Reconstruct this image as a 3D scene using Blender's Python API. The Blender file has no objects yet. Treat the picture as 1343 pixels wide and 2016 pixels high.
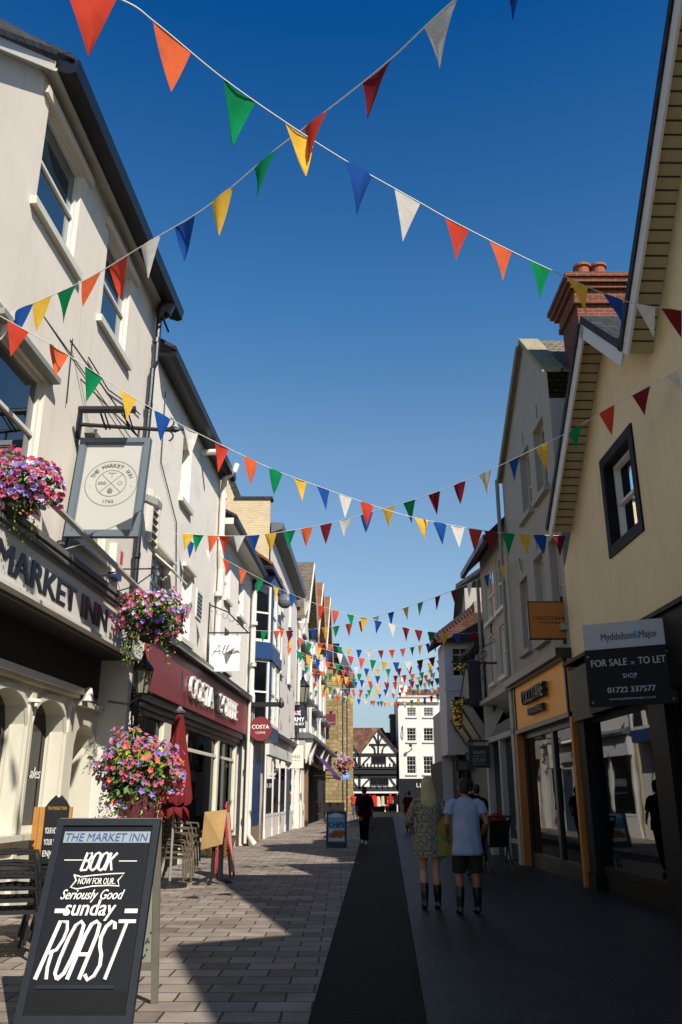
import bpy, bmesh, math, random
from mathutils import Vector, Matrix
random.seed(7)
scn = bpy.context.scene
COL = scn.collection
R_ = math.radians
# ------------------------------------------------------------------ camera
FPX, PITCH, CAMH = 1650.0, math.atan(562/1650.0), 1.45
cd = bpy.data.cameras.new('camera'); cam = bpy.data.objects.new('camera', cd); COL.objects.link(cam)
cam.location = (0, 0, CAMH); cam.rotation_euler = (math.pi/2 + PITCH, 0, 0)
cd.sensor_fit = 'HORIZONTAL'; cd.sensor_width = 36; cd.lens = 36*FPX/1343; cd.clip_end = 2000; cd.clip_start = .05
scn.camera = cam
# ------------------------------------------------------------------ sun and sky
SUN = Vector((-.585, 1.0, -1.0)).normalized()          # direction the light travels
SUN_EL = math.asin(-SUN.z); SUN_AZ = math.atan2(-SUN.x, -SUN.y)
w = bpy.data.worlds.new('World'); scn.world = w; w.use_nodes = True
nt = w.node_tree; bg = nt.nodes['Background']
sky = nt.nodes.new('ShaderNodeTexSky'); sky.sky_type = 'NISHITA'; sky.sun_disc = False
sky.sun_elevation = SUN_EL; sky.sun_rotation = SUN_AZ
sky.air_density = 1.15; sky.dust_density = 0.6; sky.ozone_density = 3.2; sky.altitude = 100
hs = nt.nodes.new('ShaderNodeHueSaturation'); hs.inputs['Saturation'].default_value = 1.12
hs.inputs['Value'].default_value = 1.0
# clear dry air: deep blue overhead, pale towards the horizon (by true elevation)
gt = nt.nodes.new('ShaderNodeTexCoord'); sx = nt.nodes.new('ShaderNodeSeparateXYZ'); rp = nt.nodes.new('ShaderNodeValToRGB'); mu = nt.nodes.new('ShaderNodeMixRGB'); ml2 = nt.nodes.new('ShaderNodeVectorMath')
nt.links.new(gt.outputs['Generated'], sx.inputs[0]); nt.links.new(sx.outputs['Z'], rp.inputs[0]); cr = rp.color_ramp
SKYM = [(0.0, (.8, .88, 1.0)), (.086, (1.2, 1.15, 1.24)), (.153, (1.9, 1.62, 1.48)), (.389, (1.83, 1.81, 1.7)), (.54, (.89, 1.54, 1.78)), (.763, (.05, .88, 1.52)), (.86, (.04, .6, 1.0)), (1.0, (.04, .42, .75))]
for i, (p_, c_) in enumerate(SKYM):
    e_ = cr.elements[i] if i < 2 else cr.elements.new(p_)
    e_.position = p_; e_.color = (*[x/4 for x in c_], 1)
ml2.operation = 'SCALE'; ml2.inputs['Scale'].default_value = 4; mu.blend_type = 'MULTIPLY'; mu.inputs[0].default_value = 1
nt.links.new(rp.outputs[0], ml2.inputs[0]); nt.links.new(sky.outputs[0], hs.inputs['Color']); nt.links.new(hs.outputs[0], mu.inputs[1]); nt.links.new(ml2.outputs[0], mu.inputs[2]); nt.links.new(mu.outputs[0], bg.inputs[0])
bg.inputs[1].default_value = .05
sd = bpy.data.lights.new('sun', 'SUN'); sun = bpy.data.objects.new('sun', sd); COL.objects.link(sun)
sd.energy = 4.5; sd.angle = R_(.53); sd.color = (1, .935, .85)
sun.rotation_euler = SUN.to_track_quat('-Z', 'Y').to_euler(); sun.location = (20, -20, 40)
vs = scn.view_settings; vs.view_transform = 'Standard'; vs.look = 'None'; vs.exposure = .66; vs.gamma = 1
# ------------------------------------------------------------------ picture rays -> points on real planes
_c, _s = math.cos(PITCH), math.sin(PITCH)
def ray(u, v):
    x = (u-671.5)/FPX; up = (1008-v)/FPX
    return x, _c-up*_s, _s+up*_c
def Lp(u, v, d=0):
    x, y, z = ray(u, v); t = (-4.56+d)/(x-.0508*y); return y*t, CAMH+z*t
def Rp(u, v, d=0):
    x, y, z = ray(u, v); t = (4.45-d)/(x+.012*y); return y*t, CAMH+z*t
def Gp(u, v):
    x, y, z = ray(u, v); t = -CAMH/z; return Vector((x*t, y*t, 0))
def At(u, v, Y):
    x, y, z = ray(u, v); t = Y/y; return Vector((x*t, Y, CAMH+z*t))
def L(s, d, z): return Vector((-4.56+.0508*s+d, s-.0508*d, z))
def R(s, d, z): return Vector((4.45-.012*s-d, s-.012*d, z))
def W(x, y, z): return Vector((x, y, z))
# ------------------------------------------------------------------ materials
def lin(h):
    if isinstance(h, str):
        h = h.lstrip('#'); h = [int(h[i:i+2], 16)/255 for i in (0, 2, 4)]
        return tuple(c/12.92 if c <= .04045 else ((c+.055)/1.055)**2.4 for c in h)
    return tuple(h)
MATS = {}
def nodes(name):
    m = bpy.data.materials.new(name); m.use_nodes = True
    return m, m.node_tree, m.node_tree.nodes['Principled BSDF']
def mat(name, col, rough=.7, var=.12, scale=3., bump=.0, bscale=40., metal=0., spec=.5, stain=0., stain_col='#5b5a4c', coat=0., stretch=None):
    """painted / plain surface: noise-varied colour, optional bump and vertical stains (UV is in metres)"""
    if name in MATS: return MATS[name]
    m, t, b = nodes(name); N = t.nodes.new; K = t.links.new
    c = lin(col)
    tc = N('ShaderNodeTexCoord')
    n = N('ShaderNodeTexNoise'); n.inputs['Scale'].default_value = scale; n.inputs['Detail'].default_value = 6; n.inputs['Roughness'].default_value = .65
    if stretch:
        ms_ = N('ShaderNodeMapping'); ms_.inputs['Scale'].default_value = (*stretch, 1); K(tc.outputs['UV'], ms_.inputs[0]); K(ms_.outputs[0], n.inputs['Vector'])
    else: K(tc.outputs['UV'], n.inputs['Vector'])
    r = N('ShaderNodeValToRGB'); r.color_ramp.elements[0].position = .25; r.color_ramp.elements[1].position = .75
    r.color_ramp.elements[0].color = (*[x*(1-var) for x in c], 1); r.color_ramp.elements[1].color = (*[min(1, x*(1+var*.6)) for x in c], 1)
    K(n.outputs['Fac'], r.inputs[0]); out = r.outputs[0]
    if stain > 0:
        mp = N('ShaderNodeMapping'); mp.inputs['Scale'].default_value = (2.2, .35, 1); K(tc.outputs['UV'], mp.inputs[0])
        n2 = N('ShaderNodeTexNoise'); n2.inputs['Scale'].default_value = 2.; n2.inputs['Detail'].default_value = 8; n2.inputs['Roughness'].default_value = .7; K(mp.outputs[0], n2.inputs['Vector'])
        r2 = N('ShaderNodeValToRGB'); r2.color_ramp.elements[0].position = .52; r2.color_ramp.elements[1].position = .8
        r2.color_ramp.elements[0].color = (0, 0, 0, 1); r2.color_ramp.elements[1].color = (stain, stain, stain, 1)
        K(n2.outputs['Fac'], r2.inputs[0])
        mx = N('ShaderNodeMixRGB'); mx.inputs['Color2'].default_value = (*lin(stain_col), 1); K(r2.outputs[0], mx.inputs[0]); K(out, mx.inputs['Color1']); out = mx.outputs[0]
    K(out, b.inputs['Base Color'])
    b.inputs['Roughness'].default_value = rough; b.inputs['Metallic'].default_value = metal
    b.inputs['Specular IOR Level'].default_value = spec; b.inputs['Coat Weight'].default_value = coat
    if bump > 0:
        n3 = N('ShaderNodeTexNoise'); n3.inputs['Scale'].default_value = bscale; n3.inputs['Detail'].default_value = 5; K(tc.outputs['UV'], n3.inputs['Vector'])
        bp = N('ShaderNodeBump'); bp.inputs['Strength'].default_value = bump; bp.inputs['Distance'].default_value = .02
        K(n3.outputs['Fac'], bp.inputs['Height']); K(bp.outputs[0], b.inputs['Normal'])
    MATS[name] = m; return m
def brick(name, c1, c2, mortar, bw=.225, bh=.075, ms=.012, rough=.8, bump=.5, bias=0., offset=.5, var=.25, stain=0., stain_col='#333326', rot=0., spec=.3):
    if name in MATS: return MATS[name]
    m, t, b = nodes(name); N = t.nodes.new; K = t.links.new
    tc = N('ShaderNodeTexCoord'); mp = N('ShaderNodeMapping'); mp.inputs['Rotation'].default_value = (0, 0, rot); K(tc.outputs['UV'], mp.inputs[0])
    wn = N('ShaderNodeTexNoise'); wn.inputs['Scale'].default_value = 5; K(tc.outputs['UV'], wn.inputs['Vector'])
    wa = N('ShaderNodeMixRGB'); wa.blend_type = 'LINEAR_LIGHT'; wa.inputs[0].default_value = .008; K(mp.outputs[0], wa.inputs[1]); K(wn.outputs['Color'], wa.inputs[2])
    br = N('ShaderNodeTexBrick'); br.inputs['Scale'].default_value = 1; br.inputs['Brick Width'].default_value = bw; br.inputs['Row Height'].default_value = bh
    br.inputs['Mortar Size'].default_value = ms; br.inputs['Mortar Smooth'].default_value = .3; br.inputs['Bias'].default_value = bias; br.offset = offset
    br.inputs['Color1'].default_value = (*lin(c1), 1); br.inputs['Color2'].default_value = (*lin(c2), 1); br.inputs['Mortar'].default_value = (*lin(mortar), 1)
    K(wa.outputs[0], br.inputs['Vector'])
    n = N('ShaderNodeTexNoise'); n.inputs['Scale'].default_value = 1.3; n.inputs['Detail'].default_value = 9; n.inputs['Roughness'].default_value = .7; K(tc.outputs['UV'], n.inputs['Vector'])
    r = N('ShaderNodeValToRGB'); r.color_ramp.elements[0].position = .3; r.color_ramp.elements[1].position = .72
    r.color_ramp.elements[0].color = (1-var, 1-var, 1-var, 1); r.color_ramp.elements[1].color = (1, 1, 1, 1); K(n.outputs['Fac'], r.inputs[0])
    mx = N('ShaderNodeMixRGB'); mx.blend_type = 'MULTIPLY'; mx.inputs[0].default_value = 1; K(br.outputs['Color'], mx.inputs[1]); K(r.outputs[0], mx.inputs[2]); out = mx.outputs[0]
    if stain > 0:
        n2 = N('ShaderNodeTexNoise'); n2.inputs['Scale'].default_value = .9; n2.inputs['Detail'].default_value = 10; n2.inputs['Roughness'].default_value = .75; K(tc.outputs['UV'], n2.inputs['Vector'])
        r2 = N('ShaderNodeValToRGB'); r2.color_ramp.elements[0].position = .5; r2.color_ramp.elements[1].position = .68
        r2.color_ramp.elements[0].color = (0, 0, 0, 1); r2.color_ramp.elements[1].color = (stain, stain, stain, 1); K(n2.outputs['Fac'], r2.inputs[0])
        m2 = N('ShaderNodeMixRGB'); m2.inputs['Color2'].default_value = (*lin(stain_col), 1); K(r2.outputs[0], m2.inputs[0]); K(out, m2.inputs['Color1']); out = m2.outputs[0]
    K(out, b.inputs['Base Color']); b.inputs['Roughness'].default_value = rough; b.inputs['Specular IOR Level'].default_value = spec
    ad = N('ShaderNodeMath'); ad.operation = 'MULTIPLY_ADD'; ad.inputs[1].default_value = -1; K(br.outputs['Fac'], ad.inputs[0])
    n3 = N('ShaderNodeTexNoise'); n3.inputs['Scale'].default_value = 30; n3.inputs['Detail'].default_value = 4; K(tc.outputs['UV'], n3.inputs['Vector'])
    K(n3.outputs['Fac'], ad.inputs[2])
    bp = N('ShaderNodeBump'); bp.inputs['Strength'].default_value = bump; bp.inputs['Distance'].default_value = .015; K(ad.outputs[0], bp.inputs['Height']); K(bp.outputs[0], b.inputs['Normal'])
    MATS[name] = m; return m
def cloth(name, col, trans=.45, col2=None, pscale=0, rough=.8):
    if name in MATS: return MATS[name]
    m = bpy.data.materials.new(name); m.use_nodes = True; t = m.node_tree; t.nodes.clear(); N = t.nodes.new; K = t.links.new
    o = N('ShaderNodeOutputMaterial'); d = N('ShaderNodeBsdfDiffuse'); tr = N('ShaderNodeBsdfTranslucent'); mx = N('ShaderNodeMixShader'); mx.inputs[0].default_value = trans
    tc = N('ShaderNodeTexCoord'); n = N('ShaderNodeTexNoise'); n.inputs['Scale'].default_value = pscale or 9; n.inputs['Detail'].default_value = 4; K(tc.outputs['UV'], n.inputs['Vector'])
    r = N('ShaderNodeValToRGB'); c = lin(col); c2 = lin(col2) if col2 else [x*.82 for x in c]
    r.color_ramp.elements[0].position = .42 if col2 else .3; r.color_ramp.elements[1].position = .55 if col2 else .7
    r.color_ramp.elements[0].color = (*c2, 1); r.color_ramp.elements[1].color = (*c, 1); K(n.outputs['Fac'], r.inputs[0])
    K(r.outputs[0], d.inputs[0]); K(r.outputs[0], tr.inputs[0]); K(d.outputs[0], mx.inputs[1]); K(tr.outputs[0], mx.inputs[2]); K(mx.outputs[0], o.inputs[0])
    MATS[name] = m; return m
def glass(name, tint='#20282c', refl=1.0, clear=0.):
    """window glass: dark room behind it, fresnel reflection in front"""
    if name in MATS: return MATS[name]
    m = bpy.data.materials.new(name); m.use_nodes = True; t = m.node_tree; t.nodes.clear(); N = t.nodes.new; K = t.links.new
    o = N('ShaderNodeOutputMaterial'); g = N('ShaderNodeBsdfGlossy'); g.inputs['Roughness'].default_value = .015; g.inputs[0].default_value = (.95, .97, 1, 1)
    if clear: d = N('ShaderNodeBsdfTransparent'); d.inputs[0].default_value = (*lin(tint), 1)
    else:
        d = N('ShaderNodeBsdfDiffuse'); d.inputs[0].default_value = (*lin(tint), 1)
    f = N('ShaderNodeFresnel'); f.inputs[0].default_value = 1.5
    mu = N('ShaderNodeMath'); mu.operation = 'MULTIPLY_ADD'; mu.inputs[1].default_value = refl; mu.inputs[2].default_value = .05*min(1, refl); mu.use_clamp = True; K(f.outputs[0], mu.inputs[0])
    n = N('ShaderNodeTexNoise'); n.inputs['Scale'].default_value = .9; tc = N('ShaderNodeTexCoord'); K(tc.outputs['UV'], n.inputs['Vector'])
    bp = N('ShaderNodeBump'); bp.inputs['Strength'].default_value = .04; bp.inputs['Distance'].default_value = .05; K(n.outputs['Fac'], bp.inputs['Height']); K(bp.outputs[0], g.inputs['Normal'])
    mx = N('ShaderNodeMixShader'); K(mu.outputs[0], mx.inputs[0]); K(d.outputs[0], mx.inputs[1]); K(g.outputs[0], mx.inputs[2]); K(mx.outputs[0], o.inputs[0])
    MATS[name] = m; return m
def emit(name, col, st):
    if name in MATS: return MATS[name]
    m, t, b = nodes(name); b.inputs['Emission Color'].default_value = (*lin(col), 1); b.inputs['Emission Strength'].default_value = st; MATS[name] = m; return m
# ------------------------------------------------------------------ things, parts, mesh builder
def tag(o, label=None, cat=None, group=None, kind=None):
    if label: o['label'] = label
    if cat: o['category'] = cat
    if group: o['group'] = group
    if kind: o['kind'] = kind
    return o
def thing(name, loc, label, cat, group=None, rz=0.):
    o = bpy.data.objects.new(name, None); COL.objects.link(o); o.location = loc; o.rotation_euler = (0, 0, rz); o.empty_display_size = .2
    return tag(o, label, cat, group)
def wloc(o):
    p = Vector((0, 0, 0))
    while o: p = p + o.location; o = o.parent
    return p
class MB:
    def __init__(s): s.v = []; s.f = []; s.mi = []
    def add(s, vs_, fs, mi=0):
        k = len(s.v); s.v += [Vector(p) for p in vs_]; s.f += [tuple(i+k for i in f) for f in fs]; s.mi += [mi]*len(fs); return s
    def quad(s, a, b, c, d, mi=0): return s.add([a, b, c, d], [(0, 1, 2, 3)], mi)
    def poly(s, pts, mi=0): return s.add(pts, [tuple(range(len(pts)))], mi)
    def box(s, x0, x1, y0, y1, z0, z1, T=W, mi=0):
        p = [T(x, y, z) for x in (x0, x1) for y in (y0, y1) for z in (z0, z1)]
        return s.add(p, [(0, 1, 3, 2), (4, 6, 7, 5), (0, 4, 5, 1), (2, 3, 7, 6), (0, 2, 6, 4), (1, 5, 7, 3)], mi)
    def prism(s, pts, vec, mi=0):
        vec = Vector(vec); n = len(pts); p = [Vector(q) for q in pts]; q = [a+vec for a in p]
        return s.add(p+q, [tuple(range(n))[::-1], tuple(range(n, 2*n))]+[(i, (i+1) % n, n+(i+1) % n, n+i) for i in range(n)], mi)
    def tube(s, pts, r, n=6, mi=0, cap=True, flat=1.):
        pts = [Vector(p) for p in pts]; m = len(pts); rs = r if isinstance(r, (list, tuple)) else [r]*m; V = []; F = []; ref = None
        for i, p in enumerate(pts):
            d = (pts[min(i+1, m-1)]-pts[max(i-1, 0)]); d = d.normalized() if d.length > 1e-9 else Vector((0, 0, 1))
            if ref is None: ref = d.cross(Vector((0, 0, 1)) if abs(d.z) < .9 else Vector((0, 1, 0)))
            a = (ref-d*ref.dot(d)).normalized(); ref = a; b = d.cross(a)
            for k in range(n):
                t = 2*math.pi*(k+.5)/n; V.append(p+a*math.cos(t)*rs[i]+b*math.sin(t)*rs[i]*flat)
        for i in range(m-1):
            for k in range(n): F.append((i*n+k, i*n+(k+1) % n, (i+1)*n+(k+1) % n, (i+1)*n+k))
        if cap: F += [tuple(range(n))[::-1], tuple(range((m-1)*n, m*n))]
        return s.add(V, F, mi)
    def bar(s, a, b, w_, h_, up=(0, 0, 1), mi=0):
        a, b = Vector(a), Vector(b); d = (b-a).normalized(); x = d.cross(Vector(up)); x = x.normalized() if x.length > 1e-6 else Vector((1, 0, 0)); y = x.cross(d)
        p = [a+x*i*w_/2+y*j*h_/2 for i, j in ((-1, -1), (1, -1), (1, 1), (-1, 1))]
        return s.prism(p, b-a, mi)
    def lathe(s, c, prof, n=16, mi=0, sx=1., sy=1.):
        c = Vector(c); V = []; F = []; m = len(prof)
        for r, z in prof:
            for k in range(n):
                t = 2*math.pi*k/n; V.append(c+Vector((r*sx*math.cos(t), r*sy*math.sin(t), z)))
        for i in range(m-1):
            for k in range(n): F.append((i*n+k, i*n+(k+1) % n, (i+1)*n+(k+1) % n, (i+1)*n+k))
        F += [tuple(range(n))[::-1], tuple(range((m-1)*n, m*n))]
        return s.add(V, F, mi)
    def ell(s, c, rx, ry, rz, n=12, m=8, M=None, mi=0):
        V = []; F = []; c = Vector(c)
        for i in range(m+1):
            ph = math.pi*i/m
            for k in range(n):
                t = 2*math.pi*k/n; q = Vector((rx*math.sin(ph)*math.cos(t), ry*math.sin(ph)*math.sin(t), rz*math.cos(ph)))
                V.append(c+(M @ q if M else q))
        for i in range(m):
            for k in range(n): F.append((i*n+k, (i+1)*n+k, (i+1)*n+(k+1) % n, i*n+(k+1) % n))
        return s.add(V, F, mi)
    def text(s, body, O, u, v, h, width=None, ext=.004, bold=0., shear=0., align='C', mi=0, valign='B'):
        """built-in font lettering; O anchor (baseline), u reading direction, v up, h capital height, width squeezes/stretches"""
        c = bpy.data.curves.new('t', 'FONT'); c.body = body; c.size = 1; c.extrude = .02; c.shear = shear; c.resolution_u = 3
        o = bpy.data.objects.new('t', c); me = bpy.data.meshes.new_from_object(o)
        if not me.vertices: return s
        xs = [p.co.x for p in me.vertices]; x0, x1 = min(xs), max(xs); sc = h/.69; sx = width/(x1-x0) if width else sc
        u = Vector(u).normalized(); v = Vector(v).normalized(); nn = u.cross(v); O = Vector(O)
        off = {'C': (x0+x1)/2, 'L': x0, 'R': x1}[align]; vo = .345 if valign == 'M' else 0
        P = [O+u*(p.co.x-off)*sx+v*(p.co.y-vo)*sc+nn*(p.co.z/.02*ext) for p in me.vertices]
        fs = [tuple(f.vertices) for f in me.polygons]; s.add(P, fs, mi)
        for k in (-1, 1):   # heavier weight: the same letters set twice more, a hair apart
            if bold: s.add([p+u*bold*k*sc*1.6+nn*(ext*.06*k) for p in P], fs, mi)
        bpy.data.objects.remove(o); bpy.data.curves.remove(c); bpy.data.meshes.remove(me); return s
    def build(s, name, mats, parent=None, smooth=False, recalc=True, remesh=0., subs=0, smoothit=0):
        me = bpy.data.meshes.new(name); base = wloc(parent) if parent else Vector((0, 0, 0))
        rot = 0
        me.from_pydata([tuple(p-base) for p in s.v], [], s.f)
        mats = mats if isinstance(mats, (list, tuple)) else [mats]
        for m in mats: me.materials.append(m)
        for i, p in enumerate(me.polygons): p.material_index = s.mi[i] if len(mats) > 1 else 0
        bm = bmesh.new(); bm.from_mesh(me)
        if recalc: bmesh.ops.recalc_face_normals(bm, faces=bm.faces)
        bm.to_mesh(me); bm.free()
        o = bpy.data.objects.new(name, me); COL.objects.link(o)
        if remesh:
            md = o.modifiers.new('r', 'REMESH'); md.mode = 'VOXEL'; md.voxel_size = remesh
            if smoothit: ms = o.modifiers.new('s', 'SMOOTH'); ms.factor = .5; ms.iterations = smoothit
            dg = bpy.context.evaluated_depsgraph_get(); dg.update(); m2 = bpy.data.meshes.new_from_object(o.evaluated_get(dg))
            o.modifiers.clear(); o.data = m2; me = m2; me.name = name
        if smooth or remesh:
            for p in me.polygons: p.use_smooth = True
        uv = me.uv_layers.new(name='UVMap') if not me.uv_layers else me.uv_layers[0]
        for p in me.polygons:
            n = p.normal; ax = max(range(3), key=lambda k: abs(n[k]))
            for li in p.loop_indices:
                q = me.vertices[me.loops[li].vertex_index].co+base
                uv.data[li].uv = (q.x, q.y) if ax == 2 else ((q.y, q.z) if ax == 0 else (q.x, q.z))
        if parent: o.parent = parent
        return o
def copy_tree(o, parent=None):
    c = o.copy(); COL.objects.link(c)
    if parent: c.parent = parent
    for ch in list(o.children): copy_tree(ch, c)
    return c
# ------------------------------------------------------------------ facade pieces (T maps along-street s, outward d, up z)
def wall(mb, T, s0, s1, z0, top, holes=(), rev=.18, d=0., mi=0):
    """front skin with real window openings and reveals; top = [(s,z),...]"""
    def zt(x):
        for (a, za), (b, zb) in zip(top, top[1:]):
            if a <= x <= b: return za+(zb-za)*(x-a)/(b-a) if b > a else za
        return top[0][1] if x < top[0][0] else top[-1][1]
    S = sorted({s0, s1, *[p[0] for p in top if s0 < p[0] < s1], *[h[0] for h in holes], *[h[1] for h in holes]})
    for a, b in zip(S, S[1:]):
        mid = (a+b)/2; hz = sorted((h[2], h[3]) for h in holes if h[0] <= mid <= h[1]); z = z0
        for za, zb in hz+[(None, None)]:
            if za is None: mb.quad(T(a, d, z), T(b, d, z), T(b, d, zt(b)), T(a, d, zt(a)), mi)
            else:
                if za > z: mb.quad(T(a, d, z), T(b, d, z), T(b, d, za), T(a, d, za), mi)
                z = zb
    for h in holes:
        a, b, za, zb = h[:4]; r = d-(h[4] if len(h) > 4 else rev)
        mb.quad(T(a, d, za), T(a, r, za), T(a, r, zb), T(a, d, zb), mi); mb.quad(T(b, d, za), T(b, r, za), T(b, r, zb), T(b, d, zb), mi)
        mb.quad(T(a, d, zb), T(b, d, zb), T(b, r, zb), T(a, r, zb), mi); mb.quad(T(a, d, za), T(b, d, za), T(b, r, za), T(a, r, za), mi)
def shell(mb, T, s0, s1, z0, z1, depth, d=0., mi=0, back=True):
    mb.quad(T(s0, d, z0), T(s0, -depth, z0), T(s0, -depth, z1), T(s0, d, z1), mi); mb.quad(T(s1, d, z0), T(s1, -depth, z0), T(s1, -depth, z1), T(s1, d, z1), mi)
    mb.quad(T(s0, -depth, z0), T(s1, -depth, z0), T(s1, -depth, z1), T(s0, -depth, z1), mi)
def sash(par, T, a, b, za, zb, d, fm, gm, nv=0, nh=0, mid=True, fw=.055, name='window', sill=None, sillm=None, open_top=0., off=.04):
    """one window: frame (part) > pane, sill. d = plane of the glass"""
    f = MB()
    f.box(a, a+fw, d, d+.07, za, zb, T); f.box(b-fw, b, d, d+.07, za, zb, T); f.box(a+fw, b-fw, d, d+.07, zb-fw, zb, T); f.box(a+fw, b-fw, d, d+.07, za, za+fw*1.3, T)
    zm = (za+zb)/2
    if mid: f.box(a+fw, b-fw, d+.012, d+.06, zm-.025, zm+.025, T)
    for i in range(1, nv+1):
        x = a+(b-a)*i/(nv+1); f.box(x-.011, x+.011, d+.012, d+.04, za+fw*1.3, zb-fw, T)
    for i in range(1, nh+1):
        z = za+(zb-za)*i/(nh+1)
        if mid and abs(z-zm) < .04: continue
        f.box(a+fw, b-fw, d+.014, d+.038, z-.011, z+.011, T)
    fo = f.build(name, fm, par)
    MB().quad(T(a+.01, d+.02, za+.01), T(b-.01, d+.02, za+.01), T(b-.01, d+.02, zb-.01), T(a+.01, d+.02, zb-.01)).build('pane', gm, fo)
    if sill: 
        e, o0, o1, hh = sill; MB().box(a-e, b+e, o0, o1, za-hh, za-.002, T).build('sill', sillm or fm, fo)
    return fo
# ================================================================== shared materials
M_render = mat('cream_render', '#d4cabb', .85, .07, .9, .1, 60, stain=.34, stain_col='#8f8674')
M_white = mat('white_paint', '#cfcabf', .45, .05, 4, .06, 25, stain=.12, stain_col='#8d8775')
M_cream = mat('cream_paint', '#c9c4b2', .4, .06, 3, .05, 20, stain=.14, stain_col='#837c68')
M_greytrim = mat('grey_trim', '#87877d', .5, .1, 3)
M_black = mat('black_paint', '#15171a', .35, .2, 6, .1, 20)
M_slate = brick('slate_tiles', '#2b2d30', '#3a3a3a', '#131415', .28, .2, .012, .7, .8, var=.4)
M_whitebrick = brick('painted_brick', '#e6dfd1', '#eae3d7', '#dbd4c6', .225, .075, .01, .75, .22, var=.08, stain=.25, stain_col='#a39a86')
M_pebble = mat('pebbledash', '#e7e0d3', .95, .08, 14, .3, 45, stain=.35, stain_col='#98917f')
M_creambrick = brick('cream_brick', '#c8b58f', '#d3c29d', '#b3a384', .225, .075, .01, .85, .5, var=.2)
M_glass = glass('window_glass', '#0a0f12', 1.6)
M_glassblue = glass('window_glass_sky', '#24343d', 1.5)
M_shopglass = glass('shop_glass', '#7f8784', .4, clear=1)
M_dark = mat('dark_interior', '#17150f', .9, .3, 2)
M_lead = mat('lead_flashing', '#5c5f63', .5, .2, 3)
M_iron = mat('black_iron', '#17181a', .45, .2, 9)
M_terra = brick('terracotta_tiles', '#8d4f33', '#a8663f', '#4d2c1e', .17, .11, .012, .85, 1., var=.35, stain=.5, stain_col='#8e7431')
M_greytile = brick('grey_tiles', '#6d675c', '#86796a', '#2f2c28', .17, .11, .014, .85, 1., var=.3, stain=.5, stain_col='#94773d')
M_blue = mat('navy_paint', '#1f3a63', .4, .12, 3, .05)
M_wine = mat('wine_red_panel', '#762c31', .4, .06, 1.2, .03, 8)
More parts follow.
